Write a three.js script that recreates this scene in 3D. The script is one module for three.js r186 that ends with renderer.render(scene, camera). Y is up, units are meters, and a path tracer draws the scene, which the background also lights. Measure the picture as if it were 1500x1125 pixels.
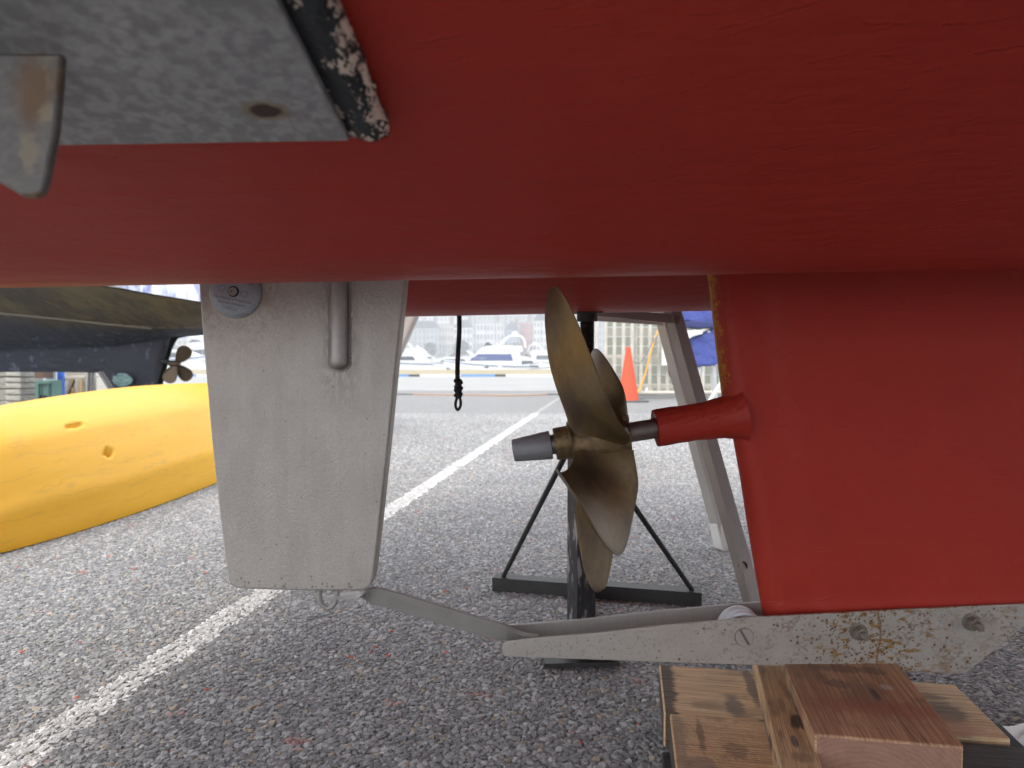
import * as THREE from 'three';
import { mergeGeometries, toCreasedNormals } from 'three/addons/utils/BufferGeometryUtils.js';

// ------------------------------------------------------------------ camera, sky, sun, exposure
const scene = new THREE.Scene();
const FOV = 56, CAM_H = 0.7, FPX = 562.5 / Math.tan(FOV * Math.PI / 360), TILT = Math.atan(34.5 / FPX);
const camera = new THREE.PerspectiveCamera(FOV, 4 / 3, 0.02, 4000);
camera.position.set(0, CAM_H, 0);
camera.rotation.x = -TILT;
camera.focus = 1.25; camera.userData.fStop = 6.5;
scene.add(camera);
const renderer = new THREE.WebGLRenderer({ antialias: true });
renderer.toneMapping = THREE.LinearToneMapping;
renderer.toneMappingExposure = 3.6;
renderer.shadowMap.enabled = true;

function rng(seed) { let a = seed >>> 0; return () => { a = (a + 0x6D2B79F5) | 0; let t = Math.imul(a ^ (a >>> 15), 1 | a); t = (t + Math.imul(t ^ (t >>> 7), 61 | t)) ^ t; return ((t ^ (t >>> 14)) >>> 0) / 4294967296; }; }
const clamp = (x, a = 0, b = 1) => Math.min(b, Math.max(a, x));
const mixn = (a, b, t) => a + (b - a) * t;
const mix3 = (a, b, t) => [mixn(a[0], b[0], t), mixn(a[1], b[1], t), mixn(a[2], b[2], t)];
const sstep = (a, b, x) => { const t = clamp((x - a) / (b - a)); return t * t * (3 - 2 * t); };
function hash(x, y, s) { let h = Math.imul(x, 374761393) ^ Math.imul(y, 668265263) ^ Math.imul(s, 2147483647 ^ 0x5bd1e995); h = Math.imul(h ^ (h >>> 13), 1274126177); return ((h ^ (h >>> 16)) >>> 0) / 4294967296; }
function vnoise(x, y, px, py, s) { // value noise, periodic px,py cells
  const xi = Math.floor(x), yi = Math.floor(y), fx = x - xi, fy = y - yi, u = fx * fx * (3 - 2 * fx), v = fy * fy * (3 - 2 * fy);
  const m = (a, b) => ((a % b) + b) % b;
  const x0 = m(xi, px), x1 = m(xi + 1, px), y0 = m(yi, py), y1 = m(yi + 1, py);
  return mixn(mixn(hash(x0, y0, s), hash(x1, y0, s), u), mixn(hash(x0, y1, s), hash(x1, y1, s), u), v);
}
function fbm(u, v, fx, fy, oct, s) { let a = 0, w = 0.5, t = 0; for (let i = 0; i < oct; i++) { a += w * vnoise(u * fx, v * fy, fx, fy, s + i * 17); t += w; w *= 0.5; fx *= 2; fy *= 2; } return a / t; }
const toS = c => { c = clamp(c); return Math.round(255 * (c <= 0.0031308 ? 12.92 * c : 1.055 * Math.pow(c, 1 / 2.4) - 0.055)); };
function finish(t, rep) { t.wrapS = t.wrapT = THREE.RepeatWrapping; t.magFilter = THREE.LinearFilter; t.minFilter = THREE.LinearFilter; if (rep) t.repeat.set(rep[0], rep[1]); t.needsUpdate = true; return t; }
function ctex(w, h, fn, rep) { // colour texture, fn gives linear rgb
  const d = new Uint8Array(w * h * 4);
  for (let j = 0; j < h; j++) for (let i = 0; i < w; i++) { const c = fn((i + .5) / w, (j + .5) / h), k = (j * w + i) * 4; d[k] = toS(c[0]); d[k + 1] = toS(c[1]); d[k + 2] = toS(c[2]); d[k + 3] = c.length > 3 ? Math.round(255 * clamp(c[3])) : 255; }
  const t = new THREE.DataTexture(d, w, h); t.colorSpace = THREE.SRGBColorSpace; return finish(t, rep);
}
function gtex(w, h, fn, rep) { // grey data texture
  const d = new Uint8Array(w * h * 4);
  for (let j = 0; j < h; j++) for (let i = 0; i < w; i++) { const c = Math.round(255 * clamp(fn((i + .5) / w, (j + .5) / h))), k = (j * w + i) * 4; d[k] = d[k + 1] = d[k + 2] = c; d[k + 3] = 255; }
  return finish(new THREE.DataTexture(d, w, h), rep);
}
function windowed(t, x0, x1, y0, y1) { t.repeat.set(1 / (x1 - x0), 1 / (y1 - y0)); t.offset.set(-x0 / (x1 - x0), -y0 / (y1 - y0)); return t; }

{ // overcast sky
  const w = 256, h = 128, d = new Float32Array(w * h * 4);
  for (let j = 0; j < h; j++) for (let i = 0; i < w; i++) {
    const u = (i + .5) / w, v = (j + .5) / h, el = (v - .5) * Math.PI, n = fbm(u, v, 8, 8, 4, 5);
    const L = (0.88 + 0.34 * Math.max(0, Math.sin(el))) * (0.9 + 0.2 * n), k = (j * w + i) * 4;
    d[k] = L * 0.97; d[k + 1] = L; d[k + 2] = L * 1.05; d[k + 3] = 1;
  }
  const t = new THREE.DataTexture(d, w, h, THREE.RGBAFormat, THREE.FloatType);
  t.mapping = THREE.EquirectangularReflectionMapping; t.magFilter = THREE.LinearFilter; t.minFilter = THREE.LinearFilter; t.needsUpdate = true;
  scene.background = t; scene.environment = t;
}
const sun = new THREE.DirectionalLight(0xfff3e2, 1.2);
sun.position.set(-6, 9, 5.5); sun.castShadow = true; sun.shadow.radius = 30;
Object.assign(sun.shadow.camera, { left: -25, right: 25, top: 25, bottom: -25, near: 0.1, far: 60 });
scene.add(sun);
scene.fog = new THREE.FogExp2(0xf0f4fa, 0.0031);

// ------------------------------------------------------------------ helpers
function ray(px, py) { // photograph pixel -> slopes (x per metre of depth, y per metre of depth)
  const a = (px - 750) / FPX, b = (562.5 - py) / FPX, c = Math.cos(TILT), s = Math.sin(TILT);
  const y = b * c - s, z = b * s + c; return [a / z, y / z];
}
function P(px, py, d) { const [a, b] = ray(px, py); return new THREE.Vector3(a * d, CAM_H + b * d, -d); }
function H(px, py, h) { const [, b] = ray(px, py); return P(px, py, (h - CAM_H) / b); }
const V = (x, y, z) => new THREE.Vector3(x, y, z);
const names = {};
function numbered(n) { const k = names[n] = (names[n] ?? -1) + 1; return k ? n + '_' + String(k).padStart(3, '0') : n; }
function thing(name, label, category, base, group) {
  const o = new THREE.Group(); o.name = numbered(name); o.position.copy(base); o.userData = { label, category };
  if (group) o.userData.group = group;
  scene.add(o); return o;
}
function struct(name, g, m) { const o = mesh(name, g, m); o.name = numbered(name); o.userData.kind = 'structure'; scene.add(o); return o; }
function flat(g) { const n = g.index ? g.toNonIndexed() : g; for (const k of Object.keys(n.attributes)) if (!['position', 'normal', 'uv'].includes(k)) n.deleteAttribute(k); n.morphAttributes = {}; if (!n.attributes.normal) n.computeVertexNormals(); return n; }
function merge(gs) { return gs.length === 1 ? gs[0] : mergeGeometries(gs.map(flat)); }
function mesh(name, g, m) { const o = new THREE.Mesh(Array.isArray(g) ? merge(g) : g, m); o.name = name; o.castShadow = o.receiveShadow = true; return o; }
function part(parent, name, g, m, label) { // geometry in world coordinates
  const o = mesh(name, g, m); let root = parent; while (root.parent && root.parent !== scene) root = root.parent;
  const off = V(0, 0, 0); for (let q = parent; q && q !== scene; q = q.parent) off.add(q.position);
  o.geometry = o.geometry.clone().translate(-off.x, -off.y, -off.z);
  if (label) o.userData.label = label;
  parent.add(o); return o;
}
function solo(name, label, category, g, m, group) { const o = mesh(name, g, m); o.name = numbered(name); o.userData = { label, category }; if (group) o.userData.group = group; o.geometry.computeBoundingBox(); const c = o.geometry.boundingBox.getCenter(V(0, 0, 0)); c.y = o.geometry.boundingBox.min.y; o.geometry = o.geometry.clone().translate(-c.x, -c.y, -c.z); o.position.copy(c); scene.add(o); return o; }
const std = (color, roughness = .7, metalness = 0, more = {}) => { const m = new THREE.MeshStandardMaterial({ roughness, metalness, side: THREE.DoubleSide, ...more }); if (color) m.color.setRGB(...color); return m; };
function grid(nu, nv, fn, uvf, closeU) {
  const p = [], t = [], ix = [];
  for (let j = 0; j <= nv; j++) for (let i = 0; i <= nu; i++) { const q = fn(i / nu, j / nv); p.push(q[0] ?? q.x, q[1] ?? q.y, q[2] ?? q.z); const w = uvf ? uvf(i / nu, j / nv, q) : [i / nu, j / nv]; t.push(w[0], w[1]); }
  for (let j = 0; j < nv; j++) for (let i = 0; i < nu; i++) { const a = j * (nu + 1) + i, b = a + 1, c = a + nu + 1, d = c + 1; ix.push(a, b, d, a, d, c); }
  const g = new THREE.BufferGeometry(); g.setAttribute('position', new THREE.Float32BufferAttribute(p, 3)); g.setAttribute('uv', new THREE.Float32BufferAttribute(t, 2)); g.setIndex(ix); g.computeVertexNormals();
  return g;
}
function boxAt(c, sx, sy, sz, ry = 0, rx = 0, rz = 0) { const g = new THREE.BoxGeometry(sx, sy, sz); g.rotateX(rx); g.rotateZ(rz); g.rotateY(ry); g.translate(c.x, c.y, c.z); return g; }
function bevBox(sx, sy, sz, b) { // chamfered box centred at the origin, uv in metres
  const s = new THREE.Shape(); const x = sx / 2 - b, y = sy / 2 - b; s.moveTo(-x, -y); s.lineTo(x, -y); s.lineTo(x, y); s.lineTo(-x, y); s.closePath();
  const g = new THREE.ExtrudeGeometry(s, { depth: sz - 2 * b, bevelEnabled: true, bevelThickness: b, bevelSize: b, bevelSegments: 2, steps: 1 }); g.translate(0, 0, -sz / 2 + b); return g;
}
function bar(a, b, w, h, bev = 0.002, roll = 0) { // rectangular bar from a to b
  const L = a.distanceTo(b), g = bevBox(w, h, L, Math.min(bev, w / 3, h / 3)); g.rotateZ(roll);
  const m = new THREE.Matrix4().lookAt(b, a, V(0, 1, 0)).setPosition(a.clone().add(b).multiplyScalar(.5)); g.applyMatrix4(m); return g;
}
function tube(pts, r, seg = 40, rs = 10) { return new THREE.TubeGeometry(new THREE.CatmullRomCurve3(pts), seg, r, rs); }
function rod(a, b, r, rs = 12) { const g = new THREE.CylinderGeometry(r, r, a.distanceTo(b), rs, 1); g.applyQuaternion(new THREE.Quaternion().setFromUnitVectors(V(0, 1, 0), b.clone().sub(a).normalize())); g.translate((a.x + b.x) / 2, (a.y + b.y) / 2, (a.z + b.z) / 2); return g; }
function latheAlong(a, dir, prof, seg = 32) { // prof: [distance along, radius]
  const g = new THREE.LatheGeometry(prof.map(([s, r]) => new THREE.Vector2(Math.max(r, 1e-5), s)), seg);
  g.applyQuaternion(new THREE.Quaternion().setFromUnitVectors(V(0, 1, 0), dir.clone().normalize())); g.translate(a.x, a.y, a.z); return toCreasedNormals(g, 0.6);
}
function facePoly(pts, d, thick, bev = 0.0015, seg = 2) { // pts [[px,py]...] at depth d (front face), solid goes away from the camera
  const q = pts.map(([x, y]) => P(x, y, d)), o = q[0].clone();
  const s = new THREE.Shape(q.map(p => new THREE.Vector2(p.x - o.x, p.y - o.y)));
  const g = new THREE.ExtrudeGeometry(s, { depth: thick - 2 * bev, bevelEnabled: bev > 0, bevelThickness: bev, bevelSize: bev, bevelOffset: -bev, bevelSegments: seg, curveSegments: 12 });
  g.translate(o.x, o.y, o.z - thick + bev); return g;
}
function frontBox(x0, y0, x1, y1, d, thick) { // box whose front face fills that pixel rectangle at depth d
  const a = P(x0, y0, d), b = P(x1, y1, d); return boxAt(V((a.x + b.x) / 2, (a.y + b.y) / 2, -d - thick / 2), Math.abs(b.x - a.x), Math.abs(a.y - b.y), thick);
}
function jiggle(g, amp, s, f = 1) { const p = g.attributes.position, n = g.attributes.normal; for (let i = 0; i < p.count; i++) { const x = p.getX(i) * f, y = p.getY(i) * f, z = p.getZ(i) * f; const k = (Math.sin(x * 7.1 + s) * Math.sin(y * 9.3 + s * 2.1) * Math.sin(z * 8.2 + s * .7) + .5 * Math.sin(x * 17 + z * 13 + s) * Math.sin(y * 21 + s)) * amp; p.setXYZ(i, p.getX(i) + n.getX(i) * k, p.getY(i) + n.getY(i) * k, p.getZ(i) + n.getZ(i) * k); } return g; }

// ------------------------------------------------------------------ materials
const M = {};
{ // antifouling paint: brush drags, runs and crackle
  const S = 1024;
  const strokes = []; const r = rng(11);
  for (let i = 0; i < 900; i++) strokes.push([r(), r(), .003 + .011 * r(), (r() - .5) * 1.2, .0005 + .0007 * r(), .2 + .8 * r() * r()]);
  const buf = new Float32Array(S * S);
  for (const [x, y, l, sl, w, a] of strokes) { const n = Math.ceil(l * S * 1.5), s0 = r() * 20; for (let k = -n; k <= n; k++) { const t = k / n, cx = x + t * l, cy = y + t * l * (sl - .5) * .5 + .0007 * Math.sin(s0 + t * 6), ww = Math.max(1, Math.round(w * S * 2.2 * (1 - t * t)));
    for (let q = -ww; q <= ww; q++) { const ix = ((Math.round(cx * S) % S) + S) % S, iy = ((Math.round(cy * S + q) % S) + S) % S; const v = a * (1 - Math.abs(q) / (ww + 1)); if (q > 0) buf[iy * S + ix] = Math.max(buf[iy * S + ix], v); else buf[iy * S + ix] = Math.min(buf[iy * S + ix], -v * .8); } } }
  const bump = gtex(S, S, (u, v) => .5 + .24 * (fbm(u, v, 12, 56, 4, 3) - .5) + .10 * (fbm(u, v, 70, 120, 3, 9) - .5) + .28 * buf[Math.floor(v * S) * S + Math.floor(u * S)], [0.9, 0.9]);
  const col = ctex(512, 512, (u, v) => { const n = fbm(u, v, 5, 7, 5, 21), q = fbm(u, v, 60, 60, 2, 22), d = sstep(.66, .78, fbm(u, v, 24, 30, 4, 25)); let c = mix3([.325, .0265, .0165], [.41, .035, .0225], n * .75 + q * .25); return mix3(c, [.27, .026, .017], d * .15); }, [0.55, 0.55]);
  const paint = o => new THREE.MeshPhysicalMaterial({ roughness: .52, specularIntensity: .45, side: THREE.DoubleSide, map: col, ...o });
  M.red = paint({ bumpMap: bump, bumpScale: .0055 });
  M.redKeel = paint({ bumpMap: bump, bumpScale: .0032 });
  // thick crackled paint about the stern tube
  const cr = gtex(512, 512, (u, v) => { const n = fbm(u, v, 7, 7, 4, 41), m = fbm(u, v, 9, 9, 4, 45); return .5 + .25 * (fbm(u, v, 12, 12, 4, 43) - .5) - .22 * (1 - sstep(0, .012, Math.abs(n - .5))) * sstep(.45, .6, m); }, [3, 3]);
  M.redThick = paint({ roughness: .48, bumpMap: cr, bumpScale: .004 });
}
const paintOf = o => new THREE.MeshPhysicalMaterial({ roughness: .5, specularIntensity: .5, side: THREE.DoubleSide, ...o });
const brushed = (c, c2, seed, rough = .5, metal = .55) => std(null, rough, metal, { map: ctex(256, 256, (u, v) => mix3(c, c2, .6 * fbm(u, v, 6, 6, 5, seed) + .4 * fbm(u, v, 90, 12, 2, seed + 3)), [3, 3]), bumpMap: gtex(256, 256, (u, v) => fbm(u, v, 80, 80, 2, seed + 5), [4, 4]), bumpScale: .0003 });
M.steel = brushed([.34, .325, .305], [.46, .44, .42], 61);
M.galv = brushed([.36, .38, .39], [.52, .54, .55], 63, .45, .5);
M.bolt = brushed([.14, .125, .11], [.32, .28, .23], 65, .5, .5);
M.zinc = brushed([.20, .205, .215], [.29, .30, .31], 67, .5, .35);
M.blackSteel = brushed([.018, .018, .019], [.055, .054, .052], 69, .55, .2);
M.bronze = std(null, .46, .6, { map: ctex(512, 512, (u, v) => { const n = fbm(u, v, 5, 5, 5, 71), q = fbm(u, v, 60, 60, 2, 72); return mix3(mix3([.09, .060, .038], [.215, .145, .056], sstep(.25, .75, n)), [.07, .05, .038], q * .4); }, [3, 3]), bumpMap: gtex(256, 256, (u, v) => fbm(u, v, 60, 60, 3, 75), [5, 5]), bumpScale: .0003 });
M.shaft = brushed([.17, .145, .135], [.26, .225, .21], 77, .38, .7);
M.dark = std([.012, .012, .013], .6);
M.white = std([.72, .72, .70], .45);
M.yacht = std([.82, .83, .83], .35);
M.glass = std([.02, .03, .045], .12, .1);
M.blueGlass = std([.035, .06, .22], .25);

// ------------------------------------------------------------------ ground
const stoneTex = (() => {
  const S = 2048, C = 216, k = S / C, r = rng(101), px = new Float32Array(C * C), py = new Float32Array(C * C), tone = new Float32Array(C * C), hue = new Float32Array(C * C);
  for (let i = 0; i < C * C; i++) { px[i] = r(); py[i] = r(); tone[i] = r(); hue[i] = r(); }
  const col = new Uint8Array(S * S * 4), bmp = new Uint8Array(S * S * 4);
  for (let j = 0; j < S; j++) for (let i = 0; i < S; i++) {
    const x = i / k, y = j / k, xi = Math.floor(x), yi = Math.floor(y); let d1 = 9, d2 = 9, id = 0;
    for (let b = -1; b <= 1; b++) for (let a = -1; a <= 1; a++) { const cx = (xi + a + C) % C, cy = (yi + b + C) % C, n = cy * C + cx, dx = xi + a + px[n] - x, dy = yi + b + py[n] - y, d = dx * dx + dy * dy; if (d < d1) { d2 = d1; d1 = d; id = n; } else if (d < d2) d2 = d; }
    const e = sstep(.02, .28, Math.sqrt(d2) - Math.sqrt(d1)), t = tone[id], hh = hue[id], n = fbm(i / S, j / S, 9, 9, 3, 111), fine = hash(i, j, 7);
    let c = mix3([.20, .201, .203], [.37, .372, .375], t * t * .75 + .25 * n); if (hh > .93) c = mix3(c, [.34, .27, .19], .6); if (hh < .004) c = [.36, .13, .10];
    const base = .085; const q = (j * S + i) * 4; for (let z = 0; z < 3; z++) col[q + z] = toS(mixn(base, c[z] * (.88 + .24 * fine), e)); col[q + 3] = 255;
    bmp[q] = bmp[q + 1] = bmp[q + 2] = Math.round(255 * e * (.55 + .45 * t)); bmp[q + 3] = 255;
  }
  const a = new THREE.DataTexture(col, S, S); a.colorSpace = THREE.SRGBColorSpace; finish(a, [1 / 2.6, 1 / 2.6]); return [a, finish(new THREE.DataTexture(bmp, S, S), [1 / 2.6, 1 / 2.6])];
})();
M.asphalt = std(null, .85, 0, { map: stoneTex[0], bumpMap: stoneTex[1], bumpScale: .005 });
const KERB_Z = -31;
function sheet(x0, x1, z0, z1, y, nx = 1, nz = 1) { return grid(nx, nz, (u, v) => [mixn(x0, x1, u), y, mixn(z0, z1, v)], (u, v) => [mixn(x0, x1, u), mixn(z0, z1, v)]); }
struct('ground', [sheet(-160, 160, KERB_Z - .6, 30, 0, 8, 4), boxAt(V(0, -2, KERB_Z - .55), 320, 3.99, .1)], M.asphalt);
struct('concrete_apron', sheet(-60, 60, KERB_Z, -16.5, .004, 4, 2), std(null, .85, 0, { map: ctex(512, 512, (u, v) => { const n = fbm(u, v, 8, 8, 5, 121), s = fbm(u, v, 3, 30, 4, 122); return mix3([.19, .19, .187], [.31, .31, .305], n * .5 + s * .5); }, [.2, .2]) }));

// white painted line, worn through where stones have lost it
const L1 = H(40, 1100, 0), L2 = H(815, 586, 0), ldir = L2.clone().sub(L1).normalize(), lnrm = V(-ldir.z, 0, ldir.x);
const lineDist = (x, z) => (x - L1.x) * lnrm.x + (z - L1.z) * lnrm.z;
const wornTex = ctex(512, 1024, (u, v) => { const n = fbm(u, v, 12, 48, 3, 131), m = fbm(u, v, 50, 200, 2, 133), edge = Math.min(u, 1 - u) * 8; return [.42, .42, .41, (n * .5 + m * .5) >  (.52 + .2 * sstep(1, 0, edge)) ? 1 : 0]; }, [1, 1 / 1.2]);
{
  const a = L1.clone().addScaledVector(ldir, -1), len = 14.5;
  struct('painted_line', grid(1, 30, (u, v) => { const p = a.clone().addScaledVector(ldir, len * v).addScaledVector(lnrm, (u - .5) * .088); return [p.x, .004, p.z]; }, (u, v) => [u, v * len]), std(null, .8, 0, { map: wornTex, alphaTest: .5 }));
}
// loose-topped asphalt stones near the camera
{
  const base = new THREE.IcosahedronGeometry(1, 1); const rr = rng(140); const bp = base.attributes.position; const seen = {};
  for (let i = 0; i < bp.count; i++) { const key = [bp.getX(i), bp.getY(i), bp.getZ(i)].map(v => v.toFixed(3)).join(); const k = seen[key] ??= .72 + .5 * rr(); bp.setXYZ(i, bp.getX(i) * k, bp.getY(i) * k, bp.getZ(i) * k); }
  base.computeVertexNormals();
  const r = rng(150), spots = []; const step = .0100;
  for (let z = 1.02; z < 9.5; z += z < 4.6 ? step : .016) { const hw = .74 * z + .06, w = z < 4.6 ? step : .016; for (let x = -hw; x < hw; x += w) spots.push([x + (r() - .5) * w * .95, -z + (r() - .5) * w * .95, w / step]); }
  const m = new THREE.InstancedMesh(base, std([1, 1, 1], .72), spots.length); m.name = 'loose_stones';
  const q = new THREE.Quaternion(), e = new THREE.Euler(), mt = new THREE.Matrix4(), c = new THREE.Color(), red = [];
  for (let i = 0; i < 22; i++) { const z = 1.1 + 2.9 * r() * r(); red.push([(r() * 1.5 - .85) * z * .8, -z, .008 + .03 * r()]); }
  const rp = H(720, 655, 0), rp2 = H(845, 770, 0), rp3 = H(430, 1085, 0), rp4 = H(700, 1020, 0); red.push([rp.x, rp.z, .06], [rp2.x, rp2.z, .07], [rp3.x, rp3.z, .035], [rp4.x, rp4.z, .03]);
  spots.forEach(([x, z, big], i) => {
    const s = (.0042 + .0038 * Math.pow(r(), 1.4)) * (big > 1 ? 1.35 : 1); e.set((r() - .5) * .5, r() * 6.28, (r() - .5) * .5); q.setFromEuler(e);
    mt.compose(V(x, -.0006 + .0016 * r() - s * .12, z), q, V(s * (.8 + .6 * r()), s * (.46 + .30 * r()), s * (.8 + .5 * r()))); m.setMatrixAt(i, mt);
    const t = r(), hh = r(); let k = mix3([.155, .157, .16], [.36, .362, .365], t * t);
    { const w = fbm((x + 8) / 16, (z + 16) / 16, 22, 22, 4, 161); k = k.map(q => q * (.80 + .40 * w)); }
    if (hh > .955) k = mix3(k, [.36, .28, .18], .6); else if (hh > .94) k = [.40, .39, .375];
    if (hh < .0016) k = [.42, .08, .06];
    for (const [a, b, w] of red) { const d = Math.hypot(x - a, z - b); if (d < w && r() > .35 + .6 * d / w) k = mix3(k, [.40, .14, .115], .2 + .45 * r()); }
    const ld = Math.abs(lineDist(x, z)); if (ld < .044 + .007 * (r() - .5) && r() > .16) k = mix3(k, [.68, .68, .67], .7 + .3 * r());
    m.setColorAt(i, c.setRGB(...k));
  });
  m.userData = { kind: 'stuff', label: 'grey stone chippings of the worn asphalt with red paint specks', category: 'asphalt chippings' }; m.castShadow = m.receiveShadow = true; scene.add(m);
}

// ------------------------------------------------------------------ the red sailing boat
const AX = -1.29; // z of the centreline
const boat = thing('sailing_boat', 'red antifouled sailing boat overhead with bronze propeller and grey steel rudder', 'boat', V(1.2, 0.16, AX));
{
  // hull: sections from near topside under the bilge, the hollow along the centre and up the other side
  const sec = [[-.80, 1.95], [-.77, 1.62], [-.70, 1.37], [-.55, 1.215], [-.3, 1.125], [0, 1.0375], [.25, .975], [.45, .925], [.65, .8745], [.78, .838], [.86, .8145], [.92, .8065], [.99, .8135], [1.08, .840], [1.17, .880], [1.29, .905], [1.41, .880], [1.50, .842], [1.58, .814], [1.66, .8055], [1.73, .813], [1.9, .85], [2.15, .91], [2.45, 1.0], [2.6, 1.12], [2.66, 1.3], [2.7, 1.95]];
  const curve = new THREE.CatmullRomCurve3(sec.map(([d, y]) => V(0, y, -d)), false, 'centripetal');
  const N = 260, pts = curve.getSpacedPoints(N), len = curve.getLength();
  const X0 = -1.28, X1 = 4.6, hp = (u, v) => { const p = pts[Math.round(v * N)], x = mixn(X0, X1, u), k = sstep(2.4, 4.8, x); const fr = sstep(-1.32, -1.5, p.z) * sstep(-.30, -.62, x) * .16; return [x, p.y + (x) * .019 + k * .1 + fr, mixn(p.z, AX, k * .6) + .002 * Math.sin(x * 2.1 + v * 9)]; };
  const hull = grid(60, N, hp, (u, v) => [mixn(X0, X1, u), v * len]);
  const cap = () => grid(1, N, (u, v) => { const p = hp(0, v); return u ? [p[0] - .02, 1.95, p[2]] : [p[0], p[1], p[2]]; });
  const deck = boxAt(V(1.7, 1.97, AX + .36), 6, .05, 3.6);
  part(boat, 'hull', hull, M.red);
  part(boat, 'transom', cap(), M.red);
  part(boat, 'deck', deck, M.white);

  // keel (skeg) with rounded after edge
  const prof = [[300, 1030], [380, 1036], [430, 1043], [500, 1050], [580, 1060], [645, 1076], [700, 1086], [760, 1095], [850, 1110], [908, 1121]];
  const aft = y => { for (let i = 0; i < prof.length - 1; i++) if (y <= prof[i + 1][0]) { const t = (y - prof[i][0]) / (prof[i + 1][0] - prof[i][0]); return mixn(prof[i][1], prof[i + 1][1], t); } return prof.at(-1)[1]; };
  const half = s => { const a = .031, L = .035; const n = s < L ? a * Math.sqrt(Math.max(0, 1 - (1 - s / L) ** 2)) : a; return n + .006 * sstep(.075, .115, s) + .022 * sstep(.1, .9, s); };
  const keelPt = (s, v, side) => { // s metres forward of the aft edge, v 0 top .. 1 bottom
    const py = mixn(300, 908, v), e = P(aft(py), py, 1.285), bot = P(1121, 908, 1.285).y, rise = s * .046 * sstep(.55, 1, v);
    const lip = .0045 * Math.exp(-(((v - .968) / .012) ** 2)) * sstep(.0, .03, s), wob = .0014 * Math.sin(s * 31 + v * 7) * Math.sin(v * 23 + s * 5);
    return [e.x + s, e.y + rise, AX + side * (half(s) + lip + (s > .03 ? wob : 0))];
  };
  const us = u => u < .3 ? .12 * (u / .3) ** 2 : .12 + 2.6 * ((u - .3) / .7);
  const sideG = sg => grid(70, 90, (u, v) => keelPt(us(u), v, sg), (u, v) => [us(u) * 1 + 3.3, v * .62]);
  const bottom = grid(60, 1, (u, v) => keelPt(us(u), 1, v * 2 - 1), (u, v) => [us(u), v * .1]);
  const keel = part(boat, 'keel', [sideG(1), sideG(-1), bottom], M.redKeel);
  { // orange reflected glow on the upper after edge, painted as mottled ochre
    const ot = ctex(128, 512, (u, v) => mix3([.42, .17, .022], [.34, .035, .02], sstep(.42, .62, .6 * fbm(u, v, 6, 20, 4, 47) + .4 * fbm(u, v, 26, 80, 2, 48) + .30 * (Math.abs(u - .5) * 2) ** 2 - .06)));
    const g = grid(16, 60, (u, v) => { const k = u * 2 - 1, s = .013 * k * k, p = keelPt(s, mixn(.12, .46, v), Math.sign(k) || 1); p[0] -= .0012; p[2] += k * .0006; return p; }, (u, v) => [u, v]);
    part(keel, 'painted_glow_edge', g, paintOf({ map: ot }), 'orange reflected glow painted in ochre along the after edge of the keel'); }
  // shaft line
  const axis = V(Math.cos(.153), Math.sin(.153), 0), at = (px) => P(px, 627.5 - (px - 960) * .157, 1.285);
  { const e = at(1086), d = axis.clone().negate(), L = e.distanceTo(at(960)); const pf = []; for (let i = 0; i <= 20; i++) { const s = L * i / 20, q = 1 - s / L; pf.push([s, .0325 + .0015 * q + .016 * Math.exp(-s / .022)]); } pf.push([L, .031], [L, .019], [L - .02, .019]);
    part(keel, 'stern_tube', jiggle(latheAlong(e, d, pf, 40), .0012, 3, 9), M.redThick); }
  { // thick crusted patch of old paint on the keel round the tube: a skin of real thickness following the keel side
    const skin = grid(40, 50, (u, v) => { const s = .012 + u * .15, vv = .36 + v * .36, p = keelPt(s, vv, 1); const rag = .25 * fbm(u, v, 4, 5, 3, 51); const edge = Math.min(u * 8, (1 - u - rag * .7) * 5, (v - rag * .5) * 6, (1 - v - rag * .5) * 6); p[2] += -.0036 + .0054 * sstep(-.3, 2.2, edge) + .0016 * (fbm(u, v, 10, 14, 3, 52) - .5); return p; }, (u, v) => [u * .15, v * .22]);
    part(keel, 'paint_crust', skin, M.redThick); }
  const shaftA = at(964), shaftB = at(800);
  part(boat, 'propeller_shaft', rod(shaftA, shaftB, .0178, 24), M.shaft);
  // zinc nose cone and bronze collar
  { const d = axis.clone().negate(); const nut = part(boat, 'shaft_anode', latheAlong(at(807), d, [[0, 0], [0, .0245], [.002, .0256], [.066, .0202], [.0685, .0185], [.0695, .004], [.064, .004], [.064, 0]], 36), M.zinc);
    part(boat, 'shaft_collar', [latheAlong(at(838), d, [[0, .0300], [.004, .0315], [.007, .0295], [.029, .0288], [.031, .0278], [.031, .018]], 36), boxAt(at(833).add(V(0, .031, .004)), .007, .006, .012)], M.bronze); }
  // propeller
  const prop = new THREE.Group(); prop.name = 'propeller'; const hc = P(874, 646.3, 1.285); prop.position.copy(hc).sub(boat.position); boat.add(prop);
  const Rp = .2828, PP = .5998, CH = .0972, RK = -.0781, SK = -.6535, PK = .7254, RH = .024;
  const axisQ = new THREE.Matrix4().makeRotationY(-7.66 * Math.PI / 180).multiply(new THREE.Matrix4().makeRotationZ(8.8 * Math.PI / 180));
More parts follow.
